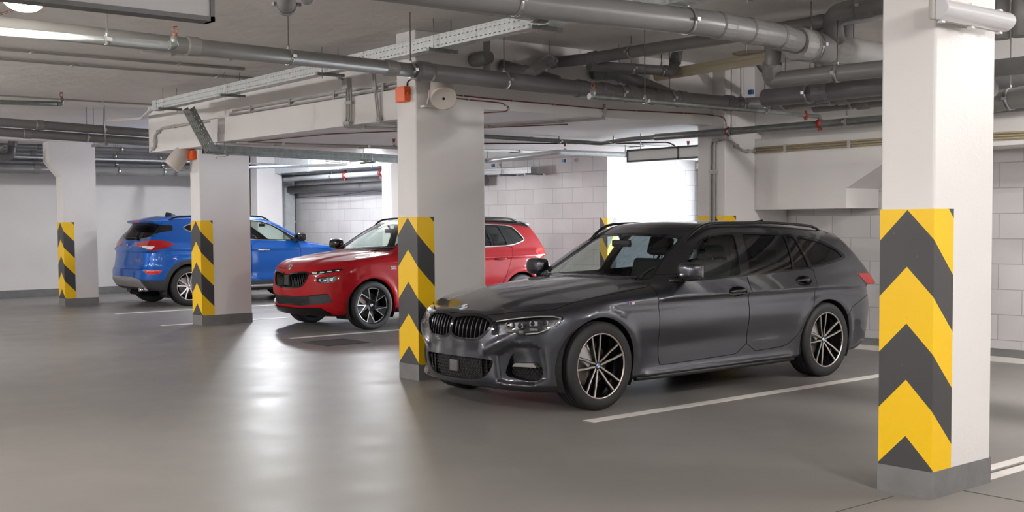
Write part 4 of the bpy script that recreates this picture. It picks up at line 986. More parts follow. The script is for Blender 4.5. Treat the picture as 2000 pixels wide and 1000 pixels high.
def spoke_poly(pts, w0, w1):
    """ribbon polygon round a polyline in the wheel plane"""
    P = [Vector(p) for p in pts]; L, Rr = [], []
    for i, p in enumerate(P):
        d = ((P[min(i+1, len(P)-1)] - P[max(i-1, 0)])).normalized(); n = Vector((-d.y, d.x)); w = w0 + (w1-w0)*i/(len(P)-1)
        L.append(p+n*w/2); Rr.append(p-n*w/2)
    return [tuple(v) for v in L + Rr[::-1]]
def build_wheel(parent, R, rr, wt, style, hub, x, y, z, flip):
    """wheel axis = local Y, outer face towards -Y. R tyre radius, rr rim radius, wt tyre width"""
    h = wt/2; Q = Matrix.Rotation(R_(90), 4, 'X')      # local Z -> -Y
    prof = [(rr-.004, -h*.86), (rr+.004, -h*.98), (rr+(R-rr)*.45, -h*1.03), (R-.022, -h*.98), (R-.006, -h*.88)]
    g = []
    for c in (-.55, -.18, .18, .55): g += [(R, (c-.05)*h*1.0), (R-.007, (c-.04)*h), (R-.007, (c+.04)*h), (R, (c+.05)*h)]
    prof = prof + [(R, -h*.80)] + g + [(R, h*.80)] + [(a, -b) for a, b in prof[:5][::-1]]
    tyre = MB().lathe(prof, 72, Q).build('tyre', CM['rubber'], parent, auto=40)
    tyre.location = (x, y, z)
    if flip: tyre.rotation_euler = (0, 0, math.pi)
    # barrel, open front; outer side is +Z of the lathe (towards -Y)
    f = h*.80
    MB().lathe([(rr, h*.86), (rr+.003, h*.93), (rr-.006, h*.95), (rr-.011, h*.88)], 72, Q).build('rim_edge', CM['rimface'] if style != 'fan' else CM['gloss'], tyre)
    MB().lathe([(rr-.010, h*.88), (rr-.022, h*.5), (rr-.035, 0), (rr-.03, -h*.86), (rr, -h*.9), (rr, h*.86)], 64, Q).build('rim_barrel', CM['gloss'], tyre)
    MB().lathe([(0, -h*.10), (rr*.66, -h*.10), (rr*.68, -h*.16), (rr*.68, -h*.28), (0, -h*.3)], 48, Q).build('brake_disc', CM['disc'], tyre)
    MB().lathe([(0, -h*.85), (rr, -h*.85)], 32, Q).build('inner_shield', CM['dark'], tyre)
    cal = MB(); cal.box((-.05, -h*.42, .06), (.06, h*.05, rr*.80)); c = cal.build('brake_caliper', CM['disc'] if style != 'pair' else CM['silver'], tyre)
    for v in c.data.vertices:
        vx, vz = v.co.x, v.co.z; a = R_(55); v.co.x = vx*math.cos(a)-vz*math.sin(a); v.co.z = vx*math.sin(a)+vz*math.cos(a)
    def flat(polys, y0, y1, name, mat, bevel=0, ydish=None):
        m = MB()
        for poly in polys: m.prism(poly, 1, y0, y1)
        o = m.build(name, mat, tyre)
        if ydish:
            for v in o.data.vertices: v.co.y += ydish(math.hypot(v.co.x, v.co.z))
        return o
    pol = lambda r, a: (r*math.cos(a), r*math.sin(a))
    yo = -h*.86
    dish = lambda r: .030*(1-(r/rr))**1.0*1.2
    if style == 'pair':
        dk, lt = [], []
        for k in range(5):
            a0 = R_(100+72*k)
            for s in (-1, 1):
                pts = [pol(.030, a0+s*R_(24)), pol(rr*.32, a0+s*R_(14)), pol(rr*.62, a0+s*R_(13)), pol(rr*.80, a0+s*R_(11.3)), pol(rr*.985, a0+s*R_(10.8))]
                # add intermediate points
                pp = []
                for i in range(len(pts)-1):
                    for t in (0, .34, .67): pp.append((pts[i][0]*(1-t)+pts[i+1][0]*t, pts[i][1]*(1-t)+pts[i+1][1]*t))
                pp.append(pts[-1])
                lt.append(spoke_poly(pp, .011, .0125)); dk.append(spoke_poly(pp, .020, .026))
        flat(dk, yo+.004, yo+.038, 'rim_spokes', CM['gloss'], ydish=dish)
        flat(lt, yo-.002, yo+.006, 'spoke_face', CM['rimface'], ydish=dish)
    elif style == 'fan':
        bl, ln = [], []
        for k in range(5):
            a = R_(104-71.9*k); b = a-R_(41); c = a-R_(72)
            bl.append([pol(rr*.22, c+R_(36)), pol(rr*.34, c), pol(rr*.99, c), pol(rr*.99, (c+b)/2), pol(rr*.99, b)])
            bl.append([pol(rr*.0, 0), pol(rr*.34, a), pol(rr*.30, a-R_(24)), pol(rr*.30, a-R_(48)), pol(rr*.34, c)])
            q = [pol(rr*.33, a)] + [pol(rr*(.33+.60*t/5), a-0*t) for t in range(1, 6)] 
            q += [pol(rr*.93, a-(a-b)*t/8) for t in range(1, 9)]
            e0, e1 = Vector(pol(rr*.93, b)), Vector(pol(rr*.36, c)); q += [tuple(e0+(e1-e0)*t/5) for t in range(1, 6)]
            ln.append(spoke_poly(q, .0085, .0085))
        flat(bl, yo+.004, yo+.03, 'rim_spokes', CM['gloss'], ydish=dish)
        flat(ln, yo+.0, yo+.006, 'spoke_outline', CM['silver'], ydish=dish)
    else:
        sp = []
        for k in range(5):
            a0 = R_(90+72*k)
            for s in (-1, 1):
                sp.append(spoke_poly([pol(.03, a0+s*R_(20)), pol(rr*.4, a0+s*R_(13)), pol(rr*.7, a0+s*R_(13)), pol(rr*.985, a0+s*R_(15))], .024, .020))
        flat(sp, yo+.002, yo+.034, 'rim_spokes', CM['silver'], ydish=dish)
    yc_ = yo + dish(0)
    m = MB().lathe([(0, -yc_+.006), (.026, -yc_+.006), (.030, -yc_+.003), (.031, -yc_-.02)], 32, Q); cap = m.build('hub_cap', CM['gloss'] if style != 'multi' else CM['silver'], tyre)
    MB().lathe([(.0, -yc_-.015), (.055, -yc_-.012), (.062, -yc_-.03)], 32, Q).build('hub', CM['gloss'], tyre)
    m = MB()
    for k in range(5):
        a = R_(90+36+72*k); m.tube([(.048*math.cos(a), yc_+.010, .048*math.sin(a)), (.048*math.cos(a), yc_+.018, .048*math.sin(a))], .008, 6)
    m.build('wheel_bolts', CM['dark'], tyre)
    if style == 'pair':
        for q, mt in ((0, 'blue'), (1, 'white')):
            V = []; F_ = []
            for qq in (0, 2):
                a0 = R_(90*(qq+q)); n = len(V); V.append((0, yc_-.0075, 0))
                for i in range(9): V.append((.018*math.cos(a0+i*R_(90)/8), yc_-.0075, .018*math.sin(a0+i*R_(90)/8)))
                F_.append(list(range(n, n+10)))
            mk('emblem', V, F_, CM[mt], tyre)
    elif style == 'fan': MB().lathe([(0, -yc_+.0075), (.017, -yc_+.0075)], 24, Q).build('emblem', CM['silver'], tyre)
    return tyre
def cabin(root, sh, cfg):
    """seats, dash, wheel and mirror seen through the glass"""
    bx, bz, wi = cfg['dash'], cfg['belt'], cfg['w']
    rbox('dashboard', (bx, -wi, bz-.30), (bx+.42, wi, bz-.015), CM['trim'], root)
    MB().box((bx, -wi, .30), (cfg['end'], wi, .36)).build('cabin_floor', CM['trim'], root)
    for s in (-1, 1):
        X = cfg['seat']; y = s*.36
        seat = rbox('seat', (X-.25, y-.25, .42), (X+.25, y+.25, .60), CM['seat'], root)
        Mx = Matrix.Translation((X+.28, 0, .55)) @ Matrix.Rotation(R_(18), 4, 'Y') @ Matrix.Translation((-X-.28, 0, -.55))
        rbox('seat_back', (X+.20, y-.24, .55), (X+.33, y+.24, bz+.14), CM['seat'], seat, M=Mx)
        rbox('headrest', (X+.24, y-.13, bz+.19), (X+.33, y+.13, bz+.36), CM['seat'], seat, M=Mx)
        m = MB()
        for q in (-.05, .05): m.tube([tuple(Mx @ Vector((X+.28, y+q, bz+.10))), tuple(Mx @ Vector((X+.28, y+q, bz+.22)))], .006, 8)
        m.build('headrest_post', CM['chrome'], seat)
    X = cfg['seat']+.85
    seat = rbox('seat', (X-.25, -.60, .42), (X+.25, .60, .60), CM['seat'], root)
    rbox('seat_back', (X+.22, -.60, .55), (X+.38, .60, bz+.06), CM['seat'], seat)
    for y in (-.36, 0, .36): rbox('headrest', (X+.30, y-.12, bz+.08), (X+.39, y+.12, bz+.20), CM['seat'], seat)
    wc = Vector((bx+.50, -.36, bz-.08)); Mw = Matrix.Translation(wc) @ Matrix.Rotation(R_(-65), 4, 'Y')
    m = MB(); m.tube([tuple(Mw @ Vector((.18*math.cos(a), .18*math.sin(a), 0))) for a in [i*math.pi/18 for i in range(36)]], .015, 8, closed=True)
    for a in (0, 2.2, 4.1): m.tube([tuple(wc), tuple(Mw @ Vector((.18*math.cos(a), .18*math.sin(a), 0)))], .014, 6)
    m.build('steering_wheel', CM['trim'], root)
    mx, mz = cfg['mirror']
    mi = rbox('rear_view_mirror', (mx-.025, -.105, mz-.03), (mx+.015, .105, mz+.03), CM['trim'], root)
    MB().tube([(mx, 0, mz+.02), (mx-.03, 0, mz+.08)], .014, 8).build('mirror_stalk', CM['trim'], mi)
def emblem_disc(name, c, n, r, mat, parent, th=.006, ring=None):
    n = Vector(n).normalized(); Q = Matrix.Translation(c) @ n.to_track_quat('Z', 'Y').to_matrix().to_4x4()
    o = MB().lathe([(0, th), (r*.9, th), (r, th*.6), (r, -.003)], 32, Q).build(name, mat, parent)
    if ring: MB().lathe([(r*.93, th), (r*.96, th*1.7), (r, th*1.7), (r*1.04, th*.8), (r*1.04, -.003)], 32, Q).build('ring', ring, o)
    return o, Q
def roundel(c, n, r, parent):
    o, Q = emblem_disc('emblem', c, n, r, CM['gloss'], parent, ring=CM['silver'])
    for q, mt in ((0, 'blue'), (1, 'white')):
        V = []; F_ = []
        for qq in (0, 2):
            a0 = R_(90*(qq+q)); k = len(V); V.append(tuple(Q @ Vector((0, 0, .0068))))
            for i in range(9): V.append(tuple(Q @ Vector((r*.62*math.cos(a0+i*R_(90)/8), r*.62*math.sin(a0+i*R_(90)/8), .0068))))
            F_.append(list(range(k, k+10)))
        mk('quadrant', V, F_, CM[mt], o)
def letters(txt, loc, rot, size, mat, parent, name='lettering', ext=.0015):
    c = bpy.data.curves.new(name, 'FONT'); c.body = txt; c.size = size; c.extrude = ext; c.align_x = 'CENTER'
    t = bpy.data.objects.new(name, c); COL.objects.link(t); me = bpy.data.meshes.new_from_object(t); bpy.data.objects.remove(t)
    o = bpy.data.objects.new(name, me); COL.objects.link(o); me.materials.clear(); me.materials.append(mat); o.parent = parent
    o.location = loc; o.rotation_euler = rot; return o
def rails(root, sh, ys, x0, x1, hgt, mat, r=.014, zoff=.0):
    for s in (-1, 1):
        pts = []
        for i in range(25):
            t = i/24; x = x0+(x1-x0)*t; y = ys(x); z = sh.tz(x, y)
            e = min(1, min(t, 1-t)/.10); lift = hgt*math.sin(e*math.pi/2)
            pts.append((x, s*y, z+lift-.004))
        m = MB(); m.tube(pts, [r*(.5 if i in (0, 24) else 1) for i in range(25)], 12); o = m.build('roof_rail', mat, root)
def body_common(root, sh, cfg, pm):
    """cuts shared by every car: glass, doors, bonnet, arches, liners"""
    T_ = cfg
    ax = sh.tab['axle']; up = lambda z: (lambda c: c[:, 2] > z)
    # wheel arches
    for cx, R in sh.tab['arches']:
        f = lambda P, cx=cx, R=R: np.hypot(P[:, 0]-cx, P[:, 2]-ax) - R
        pc = sh.take(f, lambda c, cx=cx: (np.abs(c[:, 1]) > .50) & (np.abs(c[:, 0]-cx) < .6) & (c[:, 2] < .95))
        side = (pc[0], pc[1][np.abs(pc[0][pc[1]].mean(1)[:, 1]) > .5])
        putwalls('arch_lip', side, lambda P: np.stack([0*P[:, 0], -np.sign(P[:, 1])*.035, 0*P[:, 2]], 1), T_.get('lipmat', pm), root)
        for s in (-1, 1):
            V, F_ = [], []; n = 30
            yo = s*(sh.sy(cx, ax+R+.02, 1)-.03) if sh.sy(cx, ax+R+.02, 1) else s*.86
            for i in range(n+1):
                a = R_(-28+236*i/n)
                V += [(cx+(R+.012)*math.cos(a), yo, ax+(R+.012)*math.sin(a)), (cx+(R+.012)*math.cos(a), s*.50, ax+(R+.012)*math.sin(a)), (cx, s*.50, ax)]
            for i in range(n): F_ += [(3*i, 3*i+3, 3*i+4, 3*i+1), (3*i+1, 3*i+4, 3*i+5)]
            mk('wheel_housing', V, F_, CM['dark'], root)
    # underside
    P, T = sh.M; n = sh.nrm(P[T].mean(1)); c = P[T].mean(1); m = (n[:, 2] < -.75) & (c[:, 2] < .42)
    put('underbody', compact(P, T[m]), CM['satin'], root, sh); sh.M = compact(P, T[~m])
    # windscreen
    w = chaikin(T_['ws_poly'], 2)
    reg = lambda c, n: (n[:, 0] < -.25) & (c[:, 2] > T_['ws_z']) & (c[:, 0] > -.1) & (c[:, 0] < 1.9)
    pc = sh.take(fyz(w), reg); gl, ring = sh.take(grow(fyz(w), -.022), None, src=pc)
    put('windscreen_surround', ring, CM['gloss'], root, sh, -.003); put('windscreen', gl, CM['glass'], root, sh, -.004)
    # side windows
    reg = lambda c, n: (np.abs(n[:, 1]) > .45) & (c[:, 2] > T_['dlo_z'])
    d = chaikin(T_['dlo'], T_.get('dlo_round', 1)); pc = sh.take(fxz(d), reg)
    if T_.get('dlo_chrome'):
        inner, ring = sh.take(grow(fxz(d), -T_['dlo_chrome']), None, src=pc)
        for h_ in halves(ring): put('window_trim', h_, CM['chrome'], root, sh, .002)
        pc = inner
    for poly, mt in T_['panes']:
        g, pc = sh.take(fxz(rnd(poly, .028)), None, src=pc)
        for h_ in halves(g):
            o = put('side_window', h_, CM[mt], root, sh, -.010)
            putwalls('window_seal', h_, lambda P: -sh.nrm(P)*.010, CM['satin'], o)
    for h_ in halves(pc): put('window_frame', h_, CM['gloss'], root, sh, -.002)
    # rear window
    reg = lambda c, n: (n[:, 0] > T_.get('rg_n', .2)) & (c[:, 2] > T_['rg_z']) & (c[:, 0] > 2.6)
    r = chaikin(T_['rear_glass'], 2); xl = T_.get('rg_x', -9.); fr_ = lambda P: np.maximum(sdpoly(P[:, 1], P[:, 2], r), xl + .25*(1.45-P[:, 2]) - P[:, 0]); pc = sh.take(fr_, reg); gl, ring = sh.take(lambda P: fr_(P) + .035, None, src=pc)
    put('rear_window_surround', ring, CM['gloss'], root, sh, -.002); put('rear_window', gl, CM['tint'], root, sh, -.004)
def finish_body(root, sh, cfg, pm):
    for nm, poly, reg in cfg['panels']:
        f = poly; w = .0028
        door = sh.take(grow(f, -w), reg); gap = sh.take(grow(f, w), reg)
        for h_ in (halves(door) if nm != 'bonnet' and nm != 'tailgate' else [door]):
            o = put(nm, h_, pm, root, sh)
            putwalls('panel_edge', h_, lambda P: -sh.nrm(P)*.012, pm, o)
        put('panel_gap', gap, CM['dark'], root, sh, -.012)
    put('body_shell', sh.M, pm, root, sh)
    putwalls('shell_edge', sh.M, lambda P: -sh.nrm(P)*.012, CM['satin'], root)
    # cabin lining just inside the shell
    P, T = sh.M; c = P[T].mean(1); m = (c[:, 2] > cfg['line_z']) & (c[:, 0] > cfg['dash_x']) & (c[:, 0] < cfg['end_x'])
    L = compact(P, T[m][:, ::-1]); N = sh.nrm(L[0]); mk('cabin_lining', L[0]-N*.025, L[1], CM['trim'], root, normals=-N)
def build_estate():
    root = empty('estate_car', (6.128, 7.23, 0), 0, 'dark grey estate car parked nose out beside the striped column', 'car')
    pm = paint('dark_grey_metallic', (.052, .056, .070), .85, .28)
    sh = CarShape(BMW, (-.95, -1.04, .04), (4.1, 1.04, 1.55), .0208)
    front = lambda c: c[:, 0] < .1
    cfg = dict(
     ws_z=.93, ws_poly=[(0, .950), (.45, .948), (.69, .945), (.655, .995), (.60, 1.10), (.555, 1.20), (.535, 1.285), (.46, 1.31), (0, 1.325), (-.46, 1.31)][:9],
     dlo_z=.90, dlo=[(.80, .925), (1.2, .938), (1.65, .950), (2.2, .968), (2.70, .990), (3.10, 1.032), (3.30, 1.062), (3.335, 1.085), (3.22, 1.165), (3.03, 1.238), (2.75, 1.284), (2.5, 1.303), (2.1, 1.320), (1.8, 1.325), (1.6, 1.318), (1.42, 1.290), (1.23, 1.215), (1.0, 1.072)],
     panes=[([(.93, .952), (1.2, .957), (1.675, .965), (1.815, 1.308), (1.6, 1.306), (1.43, 1.278), (1.24, 1.200), (1.05, 1.065)], 'glass'),
            ([(1.80, .970), (2.41, .992), (2.50, 1.290), (2.2, 1.306), (1.93, 1.312)], 'tint'),
            ([(2.435, .995), (2.655, 1.003), (2.63, 1.276), (2.53, 1.288)], 'tint'),
            ([(2.71, 1.007), (3.10, 1.055), (3.285, 1.083), (3.20, 1.150), (3.02, 1.215), (2.72, 1.270), (2.66, 1.275)], 'tint')],
     rg_z=.93, rear_glass=[(0, .985), (.55, .985), (.64, 1.01), (.60, 1.15), (.54, 1.27), (.4, 1.29), (0, 1.295)],
     line_z=.80, dash_x=.45, end_x=3.7)
    cfg['ws_poly'] = cfg['ws_poly'] + [(-p[0], p[1]) for p in cfg['ws_poly'][::-1]]
    cfg['rear_glass'] = cfg['rear_glass'] + [(-p[0], p[1]) for p in cfg['rear_glass'][::-1]]
    body_common(root, sh, cfg, pm)
    # kidney grilles
    kid = [(-.02, .690), (-.02, .712), (.03, .716), (.111, .731), (.234, .735), (.321, .726), (.384, .700), (.408, .676), (.402, .63), (.355, .575), (.313, .546), (.266, .533), (.142, .531), (.061, .537), (.020, .556), (-.02, .590), (-.02, .660)]
    kf = fyz(chaikin(kid, 2)); pc = sh.take(kf, front)
    for h_ in halves(pc):
        inn, ring = sh.take(lambda P: np.maximum(kf(P)+.020, .013-np.abs(P[:, 1])), None, src=h_)
        g = put('grille', ring, CM['gloss'], root, sh, .004)
        putwalls('grille_frame_edge', ring, lambda P: sh.nrm(P)*.004*0 + np.array([.03, 0, 0]), CM['gloss'], g)
        put('grille_backing', inn, CM['dark'], g, None, np.array([.055, 0, 0]))
        sg = np.sign(h_[0][:, 1].mean()); m = MB()
        for k in range(9):
            y = .036+k*.043
            zz = np.linspace(.52, .745, 60); ins = zz[(sdpoly(np.full(60, y), zz, chaikin(kid, 2)) < -.018)]
            if len(ins) < 3: continue
            z0, z1 = ins[0], ins[-1]; a = [(sh.fx(y, z)+.010, z) for z in np.linspace(z0, z1, 6)]
            poly = a + [(x+.04, z) for x, z in a[::-1]]
            m.prism([(x, z) for x, z in poly], 1, sg*y-.0055, sg*y+.0055)
        m.build('grille_bars', plain('dark_chrome_bar', (.035, .035, .038), .18, .6), g)
    # headlamps
    lampP = [(.389, .686), (.496, .704), (.626, .725), (.714, .735), (.777, .736), (.822, .722), (.815, .672), (.793, .632), (.764, .606), (.728, .590), (.615, .586), (.605, .610), (.585, .606), (.519, .582), (.405, .580), (.410, .62), (.414, .66)]
    lf = fyz(chaikin(lampP, 1)); pc = sh.take(lf, lambda c: c[:, 0] < -.1)
    for h_ in halves(pc):
        sg = np.sign(h_[0][:, 1].mean())
        lamp_ = put('headlamp', h_, CM['lens'], root, sh, -.002)
        putwalls('lamp_housing', h_, lambda P: np.tile(np.array([.05, 0, 0]), (len(P), 1)) - np.stack([0*P[:, 0], np.sign(P[:, 1])*.02, 0*P[:, 0]], 1), CM['satin'], lamp_)
        put('reflector', h_, CM['lampin'], lamp_, None, np.array([.05, -sg*.02, 0]))
        def at(y, z, dx): return (sh.fx(y, z)+dx, sg*y, z)
        m = MB(); m.tube([at(y, z, .008) for y, z in ((.42, .683), (.50, .699), (.62, .718), (.70, .727), (.77, .727), (.805, .714), (.795, .668), (.765, .632), (.72, .606), (.66, .598))], .006, 8); m.build('running_light', CM['silver'], lamp_)
        for (y, z, w) in ((.515, .655, .034), (.600, .650, .022), (.675, .668, .040), (.740, .672, .020)):
            x = sh.fx(y, z)+.035; m = MB()
            Mr = Matrix.Translation((x, sg*y, z)) @ Matrix.Rotation(sg*R_(-35), 4, 'Z')
            m.box((-.008, -w*.8, -.014), (.02, w*.8, .024), Mr, bevel=.006); m.build('projector', CM['silver'], lamp_)
            m = MB(); m.lathe([(0, .004), (.016, .0), (.018, -.006)], 20, Matrix.Translation((x-.012, sg*y-sg*0, z+.006)) @ Matrix.Rotation(sg*R_(-35), 4, 'Z') @ Matrix.Rotation(R_(-90), 4, 'Y')); m.build('projector_lens', CM['gloss'], lamp_)
            m = MB(); m.box((-.002, -w*.8, -.050), (.012, w*.8, -.030), Mr, bevel=.003); m.build('reflector_block', CM['disc'], lamp_)
    # outer intakes with fog lamps
    fog = [(.545, .445), (.62, .474), (.707, .476), (.728, .387), (.735, .258), (.66, .240), (.579, .257), (.481, .284), (.515, .367)]
    ff = fyz(chaikin(fog, 1)); pc = sh.take(ff, front)
    for h_ in halves(pc):
        sg = np.sign(h_[0][:, 1].mean())
        dsp = lambda P: np.stack([.050*sstep(.48, .36, P[:, 2])+.012, -np.sign(P[:, 1])*.012, 0*P[:, 0]], 1)
        up_, lo_ = sh.take(lambda P: .345-P[:, 2], None, src=h_)
        o = putwalls('side_intake', h_, dsp, CM['gloss'], root)
        mk('intake_panel', up_[0]+dsp(up_[0]), up_[1], pm, o, normals=sh.nrm(up_[0]))
        mk('intake_mesh', lo_[0]+dsp(lo_[0])+np.array([.01, 0, 0]), lo_[1], CM['dark'], o)
        m = MB()
        for r_ in range(5):
            z = .262+r_*.018
            for k in range(9):
                y = .52+k*.024+(r_ % 2)*.012
                if sdpoly(np.array([y]), np.array([z]), fog)[0] > -.008: continue
                x = sh.fx(y, z)+.045; m.tube([(x, sg*(y-.010), z), (x-.003, sg*y, z+.007), (x, sg*(y+.010), z), (x-.003, sg*y, z-.007)], .0022, 4, closed=True)
        m.build('honeycomb', CM['satin'], o)
        m = MB(); q = [(.553, .374), (.672, .377), (.688, .345), (.528, .349)]
        V = [(sh.fx(y, z)+.016, sg*y, z) for y, z in q]; V += [(x+.03, y, z) for x, y, z in V]
        mk('fog_lamp', V, [(0, 1, 2, 3), (4, 7, 6, 5), (0, 4, 5, 1), (1, 5, 6, 2), (2, 6, 7, 3), (3, 7, 4, 0)], CM['silver'], o)
    # lower centre intake
    low = [(.0, .405), (.25, .403), (.40, .397), (.425, .385), (.405, .337), (.366, .282), (.304, .246), (.217, .232), (.06, .227), (0, .227)]
    low = low + [(-a, b) for a, b in low[::-1]]
    pc = sh.take(fyz(chaikin(low, 1)), front)
    o = putwalls('lower_intake', pc, lambda P: np.tile(np.array([.04, 0, 0]), (len(P), 1)), CM['gloss'], root)
    put('intake_mesh', pc, CM['dark'], o, None, np.array([.045, 0, 0]))
    m = MB()
    for r_ in range(7):
        z = .246+r_*.024
        for k in range(-13, 14):
            y = k*.033+(r_ % 2)*.0165
            if sdpoly(np.array([abs(y)]), np.array([z]), low)[0] > -.012 or (abs(y) < .055 and .275 < z < .375): continue
            x = sh.fx(abs(y), z)+.026; m.tube([(x, y-.014, z), (x-.004, y-.006, z+.010), (x-.004, y+.006, z+.010), (x, y+.014, z), (x-.004, y+.006, z-.010), (x-.004, y-.006, z-.010)], .0026, 4, closed=True)
    m.build('honeycomb', CM['satin'], o)
    rbox('radar_cover', (sh.fx(0, .32)+.008, -.05, .28), (sh.fx(0, .32)+.035, .05, .37), plain('radar_plastic', (.10, .09, .10), .3), o)
    for y in (-.36, -.31, .27, .33):
        m = MB(); a = [(sh.fx(abs(y), z)+.006, z) for z in np.linspace(.25 if abs(y) < .32 else .275, .395, 5)]
        m.prism([(x, z) for x, z in a]+[(x+.03, z) for x, z in a[::-1]], 1, y-.004, y+.004)
        m.build('intake_fin', CM['gloss'], o)
    # emblem on the bonnet edge, badge on the wing
    x = sh.fx(0, .768); n = sh.nrm(np.array([[x, 0, .768]]))[0]; roundel((x-.002, 0, .768), n, .036, root)
    for s in (-1, 1):
        y = sh.sy(.335, .795, 1)
        V = [(.335+a, s*(y+.002), .795+b) for a, b in ((-.035, -.010), (.035, -.010), (.035, .012), (-.035, .012))]
        for k, (c0, c1, col) in enumerate(((-.035, -.022, (.10, .30, .65)), (-.022, -.010, (.03, .04, .20)), (-.010, .002, (.60, .02, .02)), (.004, .035, (.75, .75, .75)))):
            mk('wing_badge', [(.335+c0+sk, s*(y+.0025), .795+b) for c0_, b, sk in ((0, -.010, 0), (1, -.010, 0), (1, .010, .006), (0, .010, .006)) for c0 in [(c0, c1)[c0_]]] if False else
               [(.335+c0, s*(y+.0025), .785), (.335+c1, s*(y+.0025), .785), (.335+c1+.006, s*(y+.0025), .805), (.335+c0+.006, s*(y+.0025), .805)], [(0, 1, 2, 3)], plain('badge_tone', col, .3), root)
    # tail lamps
    tail = [(3.42, .918), (3.52, .915), (3.9, .905), (3.9, .77), (3.60, .782), (3.50, .850)]
    pc = sh.take(fxz(tail), lambda c, n: (np.abs(c[:, 1]) > .45) & (c[:, 0] > 3.3))
    for h_ in halves(pc): put('tail_lamp', h_, CM['red'], root, sh, .003)
    # sill blade and handles
    pocket = []
    for hx, hz in ((1.575, .832), (2.505, .888)):
        el = [(hx+.118*math.cos(a)*(1), hz+.043*math.sin(a)*(1 if math.sin(a) > 0 else 1.05)) for a in [i*math.pi/12 for i in range(24)]]
        pc = sh.take(fxz(el), lambda c, n: (np.abs(c[:, 1]) > .6) & (np.abs(n[:, 1]) > .4))
        pocket.append((hx, hz, halves(pc)))
    side = lambda c, n: (np.abs(c[:, 1]) > .55) & (np.abs(n[:, 1]) > .25) & (c[:, 2] > .2) & (c[:, 2] < 1.05)
    fd = chaikin([(.645, .93), (.64, .60), (.655, .30), (.70, .283), (1.2, .293), (1.745, .305), (1.745, .60), (1.75, .96), (1.72, 1.0), (.72, 1.0)], 1)
    rd = chaikin([(1.753, .96), (1.748, .60), (1.748, .306), (2.2, .315), (2.30, .33), (2.42, .39), (2.56, .55), (2.655, .70), (2.69, .85), (2.70, 1.02), (1.76, 1.02)], 1)
    hood = [(-.68, 0), (-.672, .16), (-.648, .31), (-.60, .41), (-.50, .56), (-.42, .68), (-.33, .745), (-.2, .772), (.244, .800), (.60, .785), (.70, .74), (.62, .5), (.50, .25), (.46, 0)]
    hood = hood + [(a, -b) for a, b in hood[::-1]]
    bump_ = chaikin([(3.20, .60), (3.35, .655), (3.55, .705), (4.1, .74), (4.1, .1), (3.0, .1), (3.1, .4)], 1)
    cfg['panels'] = [('bonnet', fxy(hood), lambda c, n: (c[:, 2] > .69) & (n[:, 2] > .25) & (c[:, 0] < .8)),
                     ('door', fxz(fd), side), ('door', fxz(rd), side),
                     ('rear_bumper', fxz(bump_), lambda c: c[:, 0] > 2.9)]
    finish_body(root, sh, cfg, pm)
    for hx, hz, hv in pocket:
        for h_ in hv:
            sg = np.sign(h_[0][:, 1].mean())
            dsp = lambda P, hx=hx, hz=hz: -sh.nrm(P)*(.030*np.clip(1-((P[:, 0]-hx)/.118)**2-((P[:, 2]-hz)/.045)**2, 0, 1)**.5)[:, None]
            o = mk('handle_recess', h_[0]+dsp(h_[0]), h_[1], CM['gloss'], root, smooth=True)
            y0 = sh.sy(hx, hz, 1)
            pts = [(hx+.095*t, sg*(y0-.004+.016*(1-t*t)-.0), hz+.006+.004*t) for t in [-1+i/6 for i in range(13)]]
            m = MB(); m.tube(pts, [.004 if abs(i-6) == 6 else .011 for i in range(13)], 12); m.build('door_handle', pm, o)
    # dark lower blade of the sill
    for s in (-1, 1):
        m = MB(); m.tube([(x, s*(sh.sy(x, .205, 1)-.012), .198) for x in np.linspace(.42, 2.42, 9)], .022, 8); m.build('sill_blade', CM['satin'], root)
    # mirrors
    for s in (-1, 1):
        Mr = Matrix.Rotation(s*R_(8), 4, 'Z')
        cap = ellipsoid('door_mirror', (.955, s*.930, 1.022), (.074, .108, .074), pm, root, sq=.62, M=Mr)
        ellipsoid('mirror_base', (.955, s*.925, .968), (.060, .095, .025), CM['gloss'], cap, sq=.7, M=Mr)
        m = MB(); m.tube([(.86, s*.80, .945), (.90, s*.86, .952), (.945, s*.90, .966)], [.030, .022, .020], 10); m.build('mirror_arm', CM['gloss'], cap)
        MB().box((1.014, s*.93-.085, .975), (1.020, s*.93+.085, 1.065)).build('mirror_glass', CM['chrome'], cap)
    rails(root, sh, lambda x: .585-.02*max(0, x-2.6), 1.28, 3.20, .034, CM['gloss'], r=.013)
    # roof antenna fin and rear spoiler lip
    z = sh.tz(3.0, 0); mk('antenna_fin', [(2.84, 0, z+.012), (2.98, -.022, z-.005), (2.98, .022, z-.005), (3.06, 0, z+.05), (3.07, -.012, z-.005), (3.07, .012, z-.005), (2.95, 0, z+.040)], [(0, 1, 4, 3, 6), (0, 6, 3, 5, 2), (3, 4, 5), (0, 2, 5, 4, 1)], CM['gloss'], root)
    m = MB(); pts = []
    V = []; F_ = []
    for i, y in enumerate(np.linspace(-.60, .60, 21)):
        x0 = 3.30-.05*(y/.6)**2; z0 = sh.tz(x0, abs(y)); x1 = 3.50-.09*(y/.6)**4
        V += [(x0, y, z0+.004), (x1, y, z0-.030), (x1-.01, y, z0-.050), (x0+.08, y, z0-.055)]
    for i in range(20):
        for k in range(4): F_.append((4*i+k, 4*i+(k+1) % 4, 4*i+4+(k+1) % 4, 4*i+4+k))
    F_ += [(0, 3, 2, 1), (80, 81, 82, 83)]
    mk('roof_spoiler', V, F_, pm, root, smooth=False)
    cabin(root, sh, dict(dash=.62, belt=.95, w=.70, end=3.3, seat=1.50, mirror=(1.12, 1.235)))
    # wipers
    m = MB(); m.tube([(sh.surf((0, y, .972), 0, -.95, 1.6)-.006, y, .972) for y in np.linspace(-.55, .10, 8)], .008, 8); m.build('wiper_blade', CM['satin'], root)
